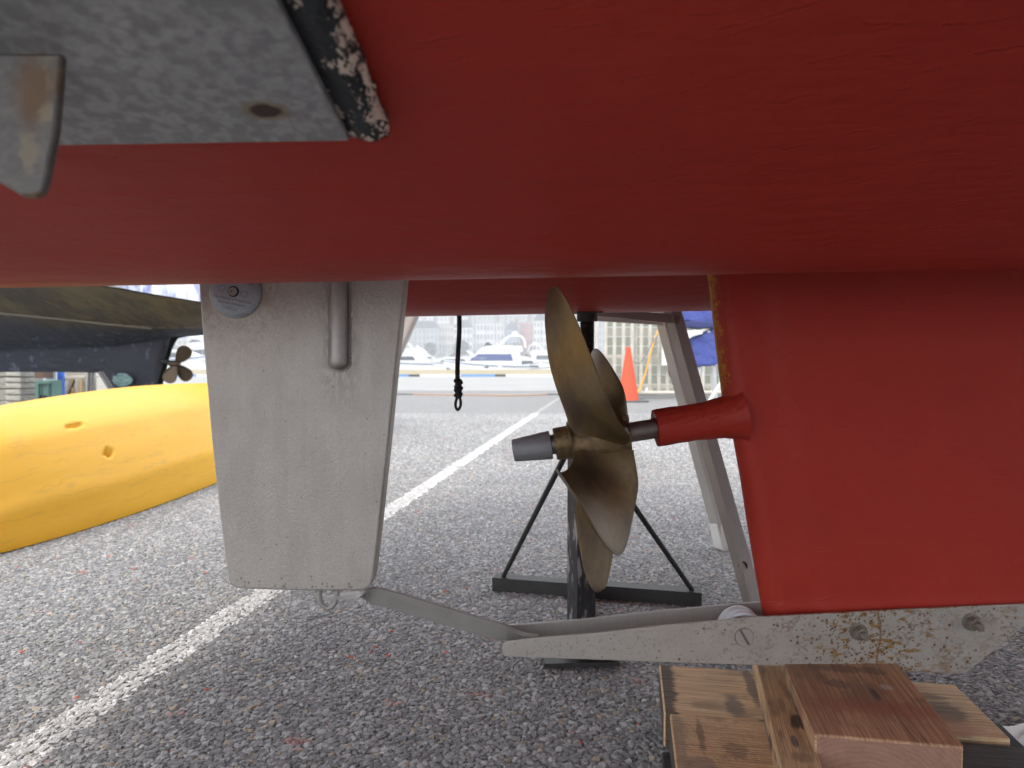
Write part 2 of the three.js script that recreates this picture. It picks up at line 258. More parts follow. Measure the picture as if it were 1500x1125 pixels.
  const bladeG = (() => {
    const f = (t, c, sg) => { const r = RH + (Rp - RH) * t, q = (t - PK) / (t > PK ? 1 - PK : PK + .55); let hf = CH * Math.sqrt(clamp(1 - q * q, 0, 1)) * (c < 0 ? mixn(.52, 1, sstep(.04, .62, t)) : mixn(.78, 1, sstep(0, .3, t))); const b = Math.atan(PP / (2 * Math.PI * r));
      const th = (.0125 * (1 - t) ** 1.5 + .0032 + .045 * Math.exp(-t / .09)) * Math.sqrt(Math.max(0, 1 - c * c * .94)) * Math.sqrt(clamp((1 - t) * 30 + .02)), ph = SK * t * t + c * hf * Math.cos(b) / r, x = c * hf * Math.sin(b) + RK * t * Rp - .008 * t * t * t;
      const nx = Math.cos(b), nt = -Math.sin(b); const o = sg * th / 2 + .004 * (1 - c * c) * t;
      const up = r * Math.cos(ph), tw = r * Math.sin(ph), X = x + nx * o, U = up - Math.sin(ph) * nt * o, W = tw + Math.cos(ph) * nt * o; return [X, U, W]; };
    const cs = v => -Math.cos(v * Math.PI);
    const ts = u => u < .8 ? u / .8 * .9 : .9 + .1 * (1 - (1 - (u - .8) / .2) ** 2);
    const A = grid(44, 36, (u, v) => f(ts(u), cs(v), 1), (u, v) => [u * .3, v * .2]), B = grid(44, 36, (u, v) => f(ts(u), cs(v), -1), (u, v) => [u * .3, v * .2]);
    const rim = (c) => grid(44, 1, (u, v) => f(ts(u), c, v * 2 - 1), (u, v) => [u * .3, v * .004]);
    return merge([A, B, rim(1), rim(-1), grid(36, 1, (u, v) => f(1, cs(u), v * 2 - 1))]);
  })();
  for (const k of [0, 90, 180, 270]) { const g = bladeG.clone(); g.applyMatrix4(new THREE.Matrix4().makeRotationX((47.5176 + k) * Math.PI / 180)); g.applyMatrix4(axisQ); const b = mesh('blade', g, M.bronze); prop.add(b); }
  { const g = latheAlong(V(0, 0, 0), axis, [[-.046, .018], [-.046, .0285], [-.043, .031], [-.03, .036], [-.012, .0425], [.005, .0445], [.022, .043], [.04, .0375], [.052, .033], [.057, .0322], [.058, .018]], 40); const h = mesh('hub', g, M.bronze); prop.add(h); const key = mesh('hub_lug', boxAt(V(.05, .041, .006), .011, .012, .014, 0, 0, .15), M.bronze); h.add(key); }

  // heel bracket: two plates bolted either side of the keel, roller between
  const heel = new THREE.Group(); heel.name = 'heel_bracket'; boat.add(heel);
  const plate = [[735, 950], [737, 943], [744, 939], [860, 929], [980, 916], [1110, 904], [1300, 894], [1500, 884.5], [1530, 883], [1530, 893], [1416, 986], [1404, 987], [1300, 983], [1120, 975], [965, 970], [741, 962], [736, 959]];
  const o0 = P(735, 950, 1.232), x1 = .96, y0 = -.06, y1 = .09;
  const dots = []; const r = rng(201); for (let i = 0; i < 760; i++) { const cl = r() < .55 ? .63 + .10 * (r() + r() + r() - 1.5) : .1 + .82 * Math.pow(r(), .8); dots.push([cl, y0 + (y1 - y0) * r(), .0005 + .0015 * r() * r() + (cl > .5 ? .0006 * r() : 0), r()]); }
  const cells = {}; for (const d of dots) { const k = Math.floor(d[0] * 60) + '_' + Math.floor((d[1] + 1) * 60); (cells[k] ??= []).push(d); }
  const plateTex = windowed(ctex(2048, 320, (u, v) => {
    const x = u * x1, y = mixn(y0, y1, v), n = fbm(u, v, 30, 6, 5, 211), n2 = fbm(u, v, 200, 40, 3, 213), st = fbm(u, v, 260, 6, 3, 215);
    let c = mix3([.33, .305, .27], [.50, .47, .43], n * .6 + n2 * .4);
    const zone = 1.3 * Math.exp(-(((x - .65) / .10) ** 2)) + .35 * sstep(.45, .6, x), low = sstep(.5, .15, x);
    c = mix3(c, [.43, .405, .37], .4 * low);
    c = mix3(c, [.30, .17, .055], clamp(zone * sstep(.55, .75, fbm(u, v, 60, 24, 4, 217)) * .8));
    c = mix3(c, [.16, .085, .04], clamp(sstep(.2, .6, x) * sstep(.53, .62, n2) * sstep(.4, .8, fbm(u, v, 24, 5, 3, 218)) * .5));
    c = mix3(c, [.20, .175, .15], sstep(.64, .74, n2) * .4);
    if (Math.abs(x - .651 - .003 * Math.sin(y * 60)) < .002 * (.5 + n2)) c = mix3(c, [.20, .10, .035], .75);
    const cx = Math.floor(x * 60), cy = Math.floor((y + 1) * 60);
    for (let a = -1; a <= 1; a++) for (let b = -1; b <= 1; b++) for (const d of cells[(cx + a) + '_' + (cy + b)] ?? []) { const q = Math.hypot(x - d[0], y - d[1]) / d[2]; if (q < 2.2) c = mix3(c, q < 1 ? [.085, .042, .02] : [.25, .125, .04], q < 1 ? .85 : .4 * (2.2 - q) / 1.2); }
    return c;
  }), 0, x1, y0, y1);
  const plateM = std(null, .5, .35, { map: plateTex, bumpMap: windowed(gtex(1024, 128, (u, v) => fbm(u, v, 240, 40, 3, 221)), 0, x1, y0, y1), bumpScale: .0004 });
  const o = P(735, 950, 1.232);
  part(heel, 'side_plate', facePoly(plate, 1.232, .006), plateM, 'near rust-speckled plate of the heel bracket');
  { const g = facePoly(plate, 1.232, .006); g.translate(0, 0, -.072); part(heel, 'side_plate', g, M.steel); }
  const bolts = [];
  for (const [bx, by] of [[1257, 925], [1422, 911]]) { const c = P(bx, by, 1.2315); bolts.push([bx, by]);
    part(heel, 'bolt', [latheAlong(c, V(0, 0, 1), [[0, 0], [0, .0150], [.0018, .0150], [.0022, .012], [.0022, 0]], 24), latheAlong(c.clone().add(V(0, 0, .002)), V(.10, -.08, 1), [[0, .0118], [.010, .0118], [.0115, .0095], [.0115, 0]], 6), latheAlong(c.clone().add(V(0, 0, .009)), V(.10, -.08, 1), [[0, .0095], [.005, .0092], [.006, .0070], [.012, .0070], [.013, .006], [.014, .0070], [.015, .006], [.016, .0070], [.018, .0052], [.019, 0]], 16)], M.bolt); }
  { const c = P(1090, 933, 1.2318), seg = k => { const h = new THREE.Shape(); h.absarc(0, 0, .0152, .14 + k * Math.PI, Math.PI - .14 + k * Math.PI, false); h.closePath(); const e = new THREE.ExtrudeGeometry(h, { depth: .0018, bevelEnabled: true, bevelSize: .0005, bevelOffset: -.0005, bevelThickness: .0005, bevelSegments: 2, curveSegments: 24 }); return e.rotateZ(-1.05).translate(c.x, c.y, c.z + .0008); };
    const sc = part(heel, 'slotted_screw', [seg(0), seg(1)], M.steel); part(sc, 'screw_recess', new THREE.CircleGeometry(.0166, 32).translate(c.x, c.y, c.z + .0006), M.bolt); }
  { const c = P(1085, 923, 1.268), pf = []; for (let i = 0; i <= 14; i++) { const a = i / 14 * Math.PI * 2; pf.push(new THREE.Vector2(.0335 + .0055 * Math.cos(a), .0085 * Math.sin(a))); } const g = new THREE.LatheGeometry(pf, 40); g.rotateX(Math.PI / 2); g.translate(c.x, c.y, c.z + .008);
    const web = new THREE.CylinderGeometry(.031, .031, .006, 32).rotateX(Math.PI / 2).translate(c.x, c.y, c.z + .004); const g2 = g.clone().translate(0, 0, -.022);
    part(heel, 'roller', [g, web, g2, new THREE.CylinderGeometry(.026, .026, .03, 24).rotateX(Math.PI / 2).translate(c.x, c.y, c.z - .008)], brushed([.60, .63, .66], [.74, .77, .80], 64, .45, .4)); }
  { const c = P(783, 932.5, 1.262); part(heel, 'rivet', [new THREE.SphereGeometry(.0075, 16, 10).scale(1, .55, 1).translate(c.x, c.y, c.z), rod(c.clone().add(V(0, -.012, 0)), c, .0045)], M.bolt); }
  // strap from the rudder ring to the bracket, twisted flat bar
  { const path = new THREE.CatmullRomCurve3([P(482, 876, 1.262), P(515, 872, 1.262), P(550, 873, 1.262), P(590, 883, 1.262), P(650, 901, 1.262), P(710, 919, 1.262), P(752, 929, 1.262), P(788, 934, 1.262)]); const W = .0165, T = .0034;
    const cor = [[-1, -1], [1, -1], [1, 1], [-1, 1], [-1, -1]];
    const g = grid(4, 80, (u, v) => { const p = path.getPointAt(v), tg = path.getTangentAt(v); const a = sstep(.12, .22, v) * 1.36 - sstep(.80, .94, v) * .75, w = W * (1 - .45 * sstep(.82, 1, v)) * (.5 + .5 * sstep(.06, .18, v)); const side = V(0, 0, 1), up = V().crossVectors(side, tg).normalize().multiplyScalar(1); const d1 = side.clone().multiplyScalar(Math.cos(a)).addScaledVector(up, Math.sin(a)), d2 = V().crossVectors(tg, d1).normalize(); const [x, y] = cor[Math.round(u * 4)]; return p.addScaledVector(d1, x * w).addScaledVector(d2, y * T); }, (u, v) => [u * .06, v * .35]);
    part(boat, 'strap', toCreasedNormals(g, .5), M.steel); }

  // rudder
  const rud = [[284, 330], [290, 408], [297, 500], [309, 640], [322, 760], [333, 846], [336, 855], [343, 861], [352, 863], [450, 866], [526, 866], [536, 864], [543, 858], [547, 846], [556, 770], [568, 660], [581, 530], [592, 430], [600, 330]];
  const ro = P(284, 330, 1.235), rxy = (px, py) => { const p = P(px, py, 1.235); return [p.x - ro.x, p.y - ro.y]; };
  const rw = P(600, 330, 1.235).x - ro.x, rh = ro.y - P(284, 866, 1.235).y; const [ax, ay] = rxy(346, 428), [sx] = rxy(497, 428), [, sy2] = rxy(497, 545);
  const spk = []; { const q = rng(231); for (let i = 0; i < 170; i++) spk.push([rw * q(), -rh * q(), .0005 + .0014 * q() * q()]); for (let i = 0; i < 60; i++) spk.push([.06 + rw * .7 * q(), -rh * (.955 + .042 * Math.sqrt(q())), .0006 + .0018 * q()]); }
  const spc = {}; for (const d of spk) (spc[Math.floor(d[0] * 40) + '_' + Math.floor(-d[1] * 40)] ??= []).push(d);
  const rudTex = windowed(ctex(768, 1152, (u, v) => {
    const x = u * rw, y = (v - 1) * rh, n = fbm(u, v, 5, 7, 6, 241), g = fbm(u, v, 180, 260, 2, 243), st = fbm(u, v, 46, 3, 3, 245);
    let c = mix3([.37, .342, .31], [.55, .52, .48], .36 * n + .46 * g + .18 * st);
    const dA = Math.hypot(x - ax, y - ay), ang = fbm(u, v, 14, 18, 4, 247); c = mix3(c, [.31, .245, .18], clamp(.5 * sstep(.155, .03, dA + .09 * (ang - .5)) * sstep(.38, .62, fbm(u, v, 60, 80, 3, 248) * .6 + ang * .4)));
    if (dA > .042 && dA < .0475 + .004 * ang) c = mix3(c, [.50, .43, .34], .55);
    c = mix3(c, [.30, .265, .24], .22 * sstep(.45, .8, fbm(u, v, 9, 6, 4, 249)));
    const dS = Math.abs(x - sx); c = mix3(c, [.17, .14, .125], sstep(sy2 - .10, sy2 + .03, y) * .4 * sstep(.034 + .02 * ang, .014, dS) * sstep(.3, .6, fbm(u, v, 70, 50, 3, 250)));
    const kx = Math.floor(x * 40), ky = Math.floor(-y * 40); for (let a = -1; a <= 1; a++) for (let b = -1; b <= 1; b++) for (const d of spc[(kx + a) + '_' + (ky + b)] ?? []) { const q = Math.hypot(x - d[0], y - d[1]) / d[2]; if (q < 1.3) c = mix3(c, [.13, .105, .08], .7 * (1.3 - q)); }
    return c;
  }), 0, rw, -rh, 0);
  const rudM = std(null, .48, .38, { map: rudTex, bumpMap: windowed(gtex(512, 768, (u, v) => .6 * fbm(u, v, 160, 240, 2, 253) + .4 * fbm(u, v, 20, 30, 3, 255)), 0, rw, -rh, 0), bumpScale: .0007 });
  { const q = rud.map(([x, y]) => rxy(x, y)), s = new THREE.Shape(q.map(([x, y]) => new THREE.Vector2(x, y))); const g = new THREE.ExtrudeGeometry(s, { depth: .034, bevelEnabled: true, bevelSize: .004, bevelOffset: -.004, bevelThickness: .005, bevelSegments: 4 }); g.translate(ro.x, ro.y, ro.z - .034 - .005);
    const rudder = part(boat, 'rudder', g, rudM);
    const top = P(496.5, 340, 1.229), bot = P(496.5, 531, 1.229); const st = rod(top, bot, .0155, 28), tip = new THREE.SphereGeometry(.0155, 24, 16).scale(1, .8, 1).translate(bot.x, bot.y, bot.z);
    part(rudder, 'stock_fairing', [st, tip], brushed([.30, .28, .265], [.42, .40, .38], 257, .30, .8));
    const w = []; const q2 = rng(261); for (const sg of [-1, 1]) for (let i = 0; i < 46; i++) { const t = i / 45, p = top.clone().lerp(bot, .25 + .75 * t); const gg = new THREE.SphereGeometry(.0028 + .0012 * q2(), 7, 5).scale(1, .9, .55); gg.translate(p.x + sg * (.0168 + .0012 * (q2() - .5)), p.y, p.z - .0055); w.push(gg); } for (let i = 0; i <= 12; i++) { const a = Math.PI * (1 + i / 12), gg = new THREE.SphereGeometry(.0032, 7, 5).scale(1, 1, .5); gg.translate(bot.x + .0175 * Math.cos(a), bot.y + .0145 * Math.sin(a), bot.z - .0055); w.push(gg); }
    part(rudder, 'weld_bead', w, M.steel);
    // anode
    const ac = P(346, 428, 1.2338), cv = document.createElement('canvas'); cv.width = cv.height = 512; const cx = cv.getContext('2d'); cx.fillStyle = '#9a9fa6'; cx.fillRect(0, 0, 512, 512);
    const qn = rng(271); for (let i = 0; i < 2600; i++) { const k = 130 + 50 * qn(); cx.fillStyle = `rgba(${k},${k + 4},${k + 10},.35)`; cx.fillRect(qn() * 512, qn() * 512, 3 + 14 * qn(), 2 + 7 * qn()); }
    cx.fillStyle = 'rgba(88,92,98,.8)'; cx.textAlign = 'center'; cx.save(); cx.translate(256, 256); cx.rotate(.2); cx.font = 'bold 70px sans-serif'; cx.fillText('MARTYR', 30, -92); cx.font = 'bold 36px sans-serif'; cx.fillText("The World's Premium", 0, 88); cx.fillText('Marine Anodes', 0, 128); cx.font = '48px sans-serif'; cx.fillText('CMR02', -10, 182); cx.restore();
    cx.strokeStyle = 'rgba(90,94,100,.6)'; cx.lineWidth = 6; cx.beginPath(); cx.arc(150, 222, 30, 0, 7); cx.stroke(); cx.beginPath(); cx.arc(360, 282, 30, 0, 7); cx.stroke();
    const ct = new THREE.CanvasTexture(cv); ct.colorSpace = THREE.SRGBColorSpace; const R = .0448, dome = []; for (let i = 0; i <= 14; i++) { const a = i / 14 * Math.PI / 2; dome.push([.0135 * Math.sin(a) ** .8, R * Math.pow(Math.cos(a), .62)]); }
    const ag = latheAlong(ac, V(0, 0, 1), dome, 48); { const p = ag.attributes.position, uv = ag.attributes.uv; for (let i = 0; i < p.count; i++) uv.setXY(i, .5 + (p.getX(i) - ac.x) / (2 * R), .5 + (p.getY(i) - ac.y) / (2 * R)); }
    const an = part(rudder, 'anode_disc', ag, std(null, .5, .3, { map: ct }));
    const bc = P(342, 427, 1.2205); part(an, 'socket_bolt', [latheAlong(bc, V(0, 0, 1), [[.0, .0072], [.0035, .0072], [.0042, .0066], [.0042, .0036], [.001, .0034], [.001, 0]], 20)], M.steel); part(an, 'bolt_recess', new THREE.TorusGeometry(.0082, .0012, 8, 24).translate(bc.x, bc.y, bc.z + .0005), M.dark);
    // ring under the heel
    const rp = [[470, 856], [468, 872], [471, 884], [480, 890.5], [489, 885], [493, 873], [494, 856]].map(([x, y]) => P(x, y, 1.258)); part(rudder, 'lifting_ring', tube(rp, .0048, 48, 12), M.steel);
  }
}

// unseen boat added behind the viewpoint to keep low sky off the keel
{
  const b = thing('added_shade_boat', 'unseen dark blue hull added behind the viewpoint to shade the red keel', 'boat', V(3.2, 0, 5.3));
  const sec = [[3.9, 3.1], [3.92, 1.8], [4.1, 1.15], [4.6, .82], [5.3, .70], [6, .82], [6.5, 1.15], [6.68, 1.8], [6.7, 3.1]], cv = new THREE.CatmullRomCurve3(sec.map(([z, y]) => V(0, y, z)));
  part(b, 'hull', [grid(24, 40, (u, v) => { const p = cv.getPoint(v), x = mixn(-.2, 8, u), k = sstep(5, 8.2, x); return [x, p.y + k * .3, mixn(p.z, 5.3, k)]; }), grid(1, 40, (u, v) => { const p = cv.getPoint(v); return [-.2, u ? 3.1 : p.y, p.z]; })], std([.03, .045, .09], .4));
  part(b, 'deck', boxAt(V(2.8, 3.1, 5.3), 6, .05, 2.7), M.white);
  part(b, 'keel', bevBox(2.6, .9, .16, .05).translate(3.4, .47, 5.3), std([.03, .045, .09], .5));
}

// ------------------------------------------------------------------ timbers under the keel
function wood(seed, c1, c2, stains, W = .2, L = .8, rot = 0) { // u across (m), v along (m)
  const tex = ctex(512, 1024, (u, v) => { u = 1 - u; v = 1 - v;
    const wv = fbm(u, v, 3, 3, 3, seed + 7), g = fbm(u + .05 * wv, v, 64, 3, 3, seed), f = fbm(u, v, 200, 14, 2, seed + 1), ring = .5 + .5 * Math.sin((u * 34 + 5 * wv + 2.2 * fbm(u, v, 2, 2, 2, seed + 5)) * 6.283);
    let c = mix3(c1, c2, clamp(.55 * sstep(.15, .85, g) + .35 * f + .20 * ring * ring - .06)); c = mix3(c, mix3(c1, [.03, .02, .015], .7), .45 * sstep(.56, .72, fbm(u, v, 120, 5, 3, seed + 21)) * sstep(.35, .6, fbm(u, v, 8, 10, 3, seed + 23)));
    const k = fbm(u, v, 5, 8, 5, seed + 9); c = mix3(c, mix3(c1, [.08, .075, .07], .6), .6 * sstep(.48, .75, k));
    for (const [su, sv, ru, rv, col, a] of stains) { const d = Math.hypot((u - su) / ru, (v - sv) / rv) + 1.3 * (.6 * fbm(u, v, 16, 14, 4, seed + 13) + .4 * fbm(u, v, 90, 8, 2, seed + 15) - .5); c = mix3(c, col, a * sstep(1.15, .65, d) * (.75 + .25 * f)); }
    return c;
  });
  windowed(tex, -W / 2, W / 2, 1 - L, 1);
  const bmp = windowed(gtex(512, 512, (u, v) => .6 * fbm(u, v, 110, 4, 3, seed + 3) + .4 * fbm(u, v, 30, 60, 2, seed + 4)), -W / 2, W / 2, 1 - L, 1);
  return std(null, .8, 0, { map: tex, bumpMap: bmp, bumpScale: .002 });
}
function endGrain(seed, c1, c2, cx, cy) { const t = ctex(256, 128, (u, v) => { const x = (u - .5) * .2 - cx, y = (v - .5) * .1 - cy, r = Math.hypot(x, y) + .008 * fbm(u, v, 5, 3, 3, seed); const k = .5 + .5 * Math.sin(r * 900); return mix3(c1, c2, .28 * k * k + .72 * fbm(u, v, 24, 12, 5, seed + 1)); }); return std(null, .85, 0, { map: windowed(t, -.1, .1, -.05, .05), bumpMap: windowed(gtex(256, 128, (u, v) => fbm(u, v, 60, 40, 3, seed + 2)), -.1, .1, -.05, .05), bumpScale: .001 }); }
function timber(name, label, front, dir, w, t, L, top, mats, group) { // front: centre of the front top edge; dir: horizontal unit vector going away along the length
  const g = bevBox(w, t, L, .003); const p = g.attributes.position; // slight unevenness
  for (let i = 0; i < p.count; i++) p.setY(i, p.getY(i) + .0012 * Math.sin(p.getZ(i) * 9 + p.getX(i) * 21));
  const o = mesh(numbered(name), g, mats); o.userData = { label, category: 'timber' }; if (group) o.userData.group = group;
  const c = front.clone().addScaledVector(dir, L / 2); o.position.set(c.x, top - t / 2, c.z); o.rotation.y = Math.atan2(-dir.x, -dir.z) + Math.PI; scene.add(o); return o;
}
{
  const a = H(1198, 1083, .176), b = H(1404, 1087, .176), c = H(1150, 978, .176), d = H(1325, 984, .176);
  const dir = c.clone().add(d).sub(a).sub(b); dir.y = 0; dir.normalize(); const fm = a.clone().add(b).multiplyScalar(.5);
  
  timber('thick_timber', 'thick reddish brown timber block directly under the heel plate', fm, dir, a.distanceTo(b), .074, .5, .176, [endGrain(301, [.25, .13, .095], [.37, .215, .155], .03, -.09), wood(303, [.28, .155, .09], [.64, .395, .225], [[.55, .18, .6, .055, [.34, .13, .085], .6], [.5, .45, .35, .035, [.09, .075, .07], .6], [.62, .28, .03, .05, [.06, .055, .055], .8], [.35, .33, .12, .03, [.10, .085, .08], .6], [.75, .33, .05, .02, [.5, .48, .46], .7], [.3, .55, .1, .05, [.38, .2, .10], .5], [.1, .3, .18, .4, [.30, .17, .10], .35]], .196, .52)]);
  // narrow timber beside it
  const e = H(1154, 1124, .150), f = H(1117, 978, .150), g2 = H(1196, 1124, .150); const dn = f.clone().sub(e); dn.y = 0; dn.normalize();
  const fm2 = e.clone().lerp(g2, .5).addScaledVector(dn, -.08);
  timber('narrow_timber', 'narrow timber with blue and black paint left of the thick timber', fm2, dn, .052, .050, .52, .150, [endGrain(311, [.3, .2, .11], [.45, .3, .17], 0, -.05), wood(313, [.44, .27, .14], [.78, .54, .31], [[.72, .40, .2, .045, [.012, .012, .014], .95], [.92, .52, .14, .16, [.018, .035, .12], .9], [.6, .2, .3, .03, [.2, .11, .07], .6], [.5, .28, .1, .03, [.05, .06, .12], .8]], .056, .52)]);
  // planks lying across, in two rows
  const s0 = H(978, 1046, .10), s1 = H(1410, 1079, .10); const ax = s1.clone().sub(s0); ax.y = 0; ax.normalize(); const back = V(ax.z, 0, -ax.x); if (back.z > 0) back.negate();
  const tan1 = [.44, .27, .145], tan2 = [.80, .56, .335];
  const plank = (name, label, start, len, off, w, t, top, mats) => { const f0 = start.clone().addScaledVector(back, off); timber(name, label, f0, ax, w, t, len, top, mats); };
  const ea = H(968, 1000, .10), lenA = H(1448, 1050, .10).sub(ea).dot(ax);
  const A0 = s0.clone().addScaledVector(ax, ea.clone().sub(s0).dot(ax));
  const endT = endGrain(321, [.03, .03, .03], [.10, .08, .06], 0, 0);
  plank('plank', 'tan plank with dark paint streaks, lying behind the front plank under the heel plate', A0, lenA, .102, .196, .06, .10, [endT, wood(323, tan1, tan2, [[.5, .01, 1, .035, [.02, .02, .022], .95], [.35, .30, .4, .022, [.09, .085, .085], .85], [.8, .22, .25, .03, [.11, .10, .10], .8], [.6, .88, .2, .07, [.05, .045, .045], .8], [.3, .86, .07, .06, [.07, .06, .05], .7], [.85, .8, .22, .15, [.42, .22, .15], .6]], .2, lenA)]);
  const lenB = .30;
  plank('plank', 'tan plank in the foreground, its left end rounded and stained grey', s0.clone().addScaledVector(ax, .003), lenB, -.104, .198, .062, .102, [endT, wood(333, tan1, tan2, [[.3, .14, .3, .02, [.2, .14, .09], .8], [.75, .1, .14, .08, [.22, .2, .18], .6], [.5, .30, .12, .06, [.22, .16, .11], .7], [.55, .62, .05, .03, [.13, .12, .12], .7], [.45, .02, .5, .05, [.25, .2, .16], .6]], .2, lenB)]);
  plank('plank', 'blackened plank at the lower right corner beside the white sheet', s0.clone().addScaledVector(ax, .303), .34, -.106, .196, .062, .094, [endT, wood(343, [.028, .028, .03], [.12, .115, .11], [], .2, .34)]);
  // black bearers underneath
  const blk = [endT, wood(353, [.008, .008, .009], [.03, .03, .032], [], .2, .5)];
  plank('bearer_board', 'black painted board at the bottom left of the timber pile', s0.clone().addScaledVector(ax, -.010), .25, -.1055, .19, .036, .0385, blk);
  plank('bearer_board', 'dark board under the rear tan plank', A0.clone().addScaledVector(ax, .012), .6, .1, .18, .036, .0385, blk);
  // plastic sheet at the right
  const pc = H(1500, 1092, .01); const sh = grid(40, 24, (u, v) => { const x = pc.x - .035 + u * .30, z = pc.z + .09 - v * .16, e = Math.min(u * 4, v * 3, (1 - v) * 3, 1); return [x + .012 * Math.sin(v * 9), .012 + .05 * clamp(e) * (.35 + .65 * fbm(u, v, 5, 5, 3, 361)), z + .01 * Math.sin(u * 14)]; }, (u, v) => [u, v]);
  solo('plastic_sheet', 'crumpled white plastic sheet on the ground past the blackened plank', 'plastic sheet', sh, std([.68, .68, .67], .4, 0, { transparent: false }));
}

// ------------------------------------------------------------------ galvanised support close to the camera
{
  const a0 = 1.013, sl = -.25; // plane y = a0 + sl*d : 22 mm under the hull
  const PL = (px, py, lift = 0) => { const [, b] = ray(px, py); return P(px, py, (a0 + lift - CAM_H) / (b - sl)); };
  const stand = thing('hull_support', 'rust-spotted galvanised support plate with peeling black pad at the upper left', 'boat support', V(-.36, 0, -.45));
  const c = [PL(511, 205), PL(70, 212), PL(-420, 220)], R = PL(405, 0), rd = R.clone().sub(c[0]), q = [c[0], c[1], c[2], c[2].clone().addScaledVector(rd, 1.35), c[0].clone().addScaledVector(rd, 1.35)];
  const nrm = V(0, 1, -sl * -1).normalize(); const up = V(0, 1, 0);
  // work in plate coordinates: x along X, t along slope
  const cs = Math.hypot(1, sl), sh = new THREE.Shape(q.map(p => new THREE.Vector2(p.x, (-p.z) * cs)));
  const place = g => { const m = new THREE.Matrix4().makeBasis(V(1, 0, 0), V(0, sl / cs, -1 / cs), V(0, 1 / cs, sl / cs)); m.setPosition(0, a0, 0); g.applyMatrix4(m); return g; }; // local z = up normal
  const hx = PL(390, 161), tx0 = -.75, tx1 = 0, ty0 = .1, ty1 = .65;
  const galvT = windowed(ctex(1024, 768, (u, v) => { const x = mixn(tx0, tx1, u), y = mixn(ty0, ty1, v), n = fbm(u, v, 10, 8, 4, 401), sp = fbm(u, v, 110, 82, 3, 403), s2 = fbm(u, v, 220, 165, 2, 404); let c = mix3([.22, .222, .227], [.38, .383, .39], .35 * n + .65 * sstep(.28, .72, sp)); c = mix3(c, [.46, .465, .47], .3 * sstep(.60, .68, s2 * .5 + sp * .5));
    const d = Math.hypot((x - hx.x) / .0115, (y + hx.z * cs) / .0085) + .3 * (sp - .5); c = mix3(c, [.24, .19, .10], .8 * sstep(1.9, 1.0, d)); c = mix3(c, [.035, .017, .013], .95 * sstep(1.15, .75, d));
    c = mix3(c, [.16, .14, .10], .5 * sstep(.5, .7, fbm(u, v, 6, 5, 3, 405))); const e = (-c0z(x)) - y; return c; }), tx0, tx1, ty0, ty1);
  function c0z() { return 0; }
  const gm = std(null, .5, .35, { map: galvT, bumpMap: windowed(gtex(512, 384, (u, v) => fbm(u, v, 90, 70, 3, 407)), tx0, tx1, ty0, ty1), bumpScale: .0006 });
  const pg = place(new THREE.ExtrudeGeometry(sh, { depth: .005, bevelEnabled: true, bevelSize: .001, bevelOffset: -.001, bevelThickness: .001, bevelSegments: 2 })); 
  part(stand, 'support_plate', pg, gm);
  // pad: wood batten, painted black, paint peeled off along its lower face
  const e0 = PL(511, 205).x, wPad = .030;
  const d0 = -c[0].z * cs, d1 = -q[4].z * cs, skew = (q[4].x - c[0].x);
  const padT = ctex(256, 512, (u, v) => { const n = fbm(u, v, 7, 14, 5, 411), m = fbm(u, v, 26, 52, 3, 413); const k = sstep(.50, .53, n * .55 + m * .45 + .17 * Math.exp(-(((u - .70) / .2) ** 2)) - .12); return mix3(mix3([.006, .008, .010], [.018, .024, .03], m), mix3([.52, .40, .33], [.68, .55, .47], m), k); });
  const padB = gtex(256, 512, (u, v) => { const n = fbm(u, v, 7, 14, 5, 411), m = fbm(u, v, 26, 52, 3, 413); return .5 - .35 * sstep(.50, .53, n * .55 + m * .45 + .17 * Math.exp(-(((u - .70) / .2) ** 2)) - .12) + .3 * m; });
  const padM = std(null, .6, 0, { map: padT, bumpMap: padB, bumpScale: .003 });
  const ring = [[-.05, .0065], [.0, .0062], [.012, .0025], [.02, .0015], [wPad - .004, .003], [wPad + .001, .010], [wPad - .001, .020], [-.05, .021]];
  const pad = place(grid(28, 90, (u, v) => { const f = u * 7, i = Math.min(6, Math.floor(f)), t = f - i; let x = mixn(ring[i][0], ring[i + 1][0], t), z = mixn(ring[i][1], ring[i + 1][1], t); const y = mixn(d0 + .004, d1, v); const n = fbm(u, v, 6, 22, 4, 421) - .5, out = sstep(.005, .02, x); x += out * .007 * n; z += .002 * n; return [e0 + skew * v + x, y + .006 * (fbm(u, 0, 9, 1, 3, 423) - .5) * (v < .05 ? 1 : 0), z]; }, (u, v) => [u * 1.0, v]));
  const endc = place(grid(14, 4, (u, v) => { const x = mixn(-.05, wPad, u), n = fbm(u, v, 12, 3, 3, 424) - .5; return [e0 + x, d0 + .003 + .006 * n, mixn(.004, .019, v)]; }));
  part(stand, 'pad', [pad, endc], padM);
  // upright flange at the left
  const fl = [[-260, 78], [88, 78], [86, 120], [80, 190], [66, 262], [60, 282], [50, 288], [30, 287], [20, 280], [0, 268], [-60, 250], [-260, 240]];
  const fo = P(-260, 78, .466), fx1 = P(88, 78, .466).x - fo.x, fy = P(0, 290, .466).y - fo.y, [rx, ry] = (() => { const p = P(52, 135, .466); return [p.x - fo.x, p.y - fo.y]; })();
  const ft = windowed(ctex(512, 384, (u, v) => { const x = u * fx1, y = mixn(fy, 0, v), n = fbm(u, v, 14, 10, 5, 431), sp = fbm(u, v, 50, 40, 3, 433); let c = mix3([.085, .08, .076], [.20, .19, .18], .5 * n + .5 * sp); const d = Math.hypot((x - rx) / .014, (y - ry) / .022) + .6 * (n - .5); c = mix3(c, [.15, .08, .035], .8 * sstep(1.4, .4, d)); return mix3(c, [.30, .25, .16], .5 * sstep(.55, .7, fbm(u, v, 7, 5, 4, 435))); }), 0, fx1, fy, 0);
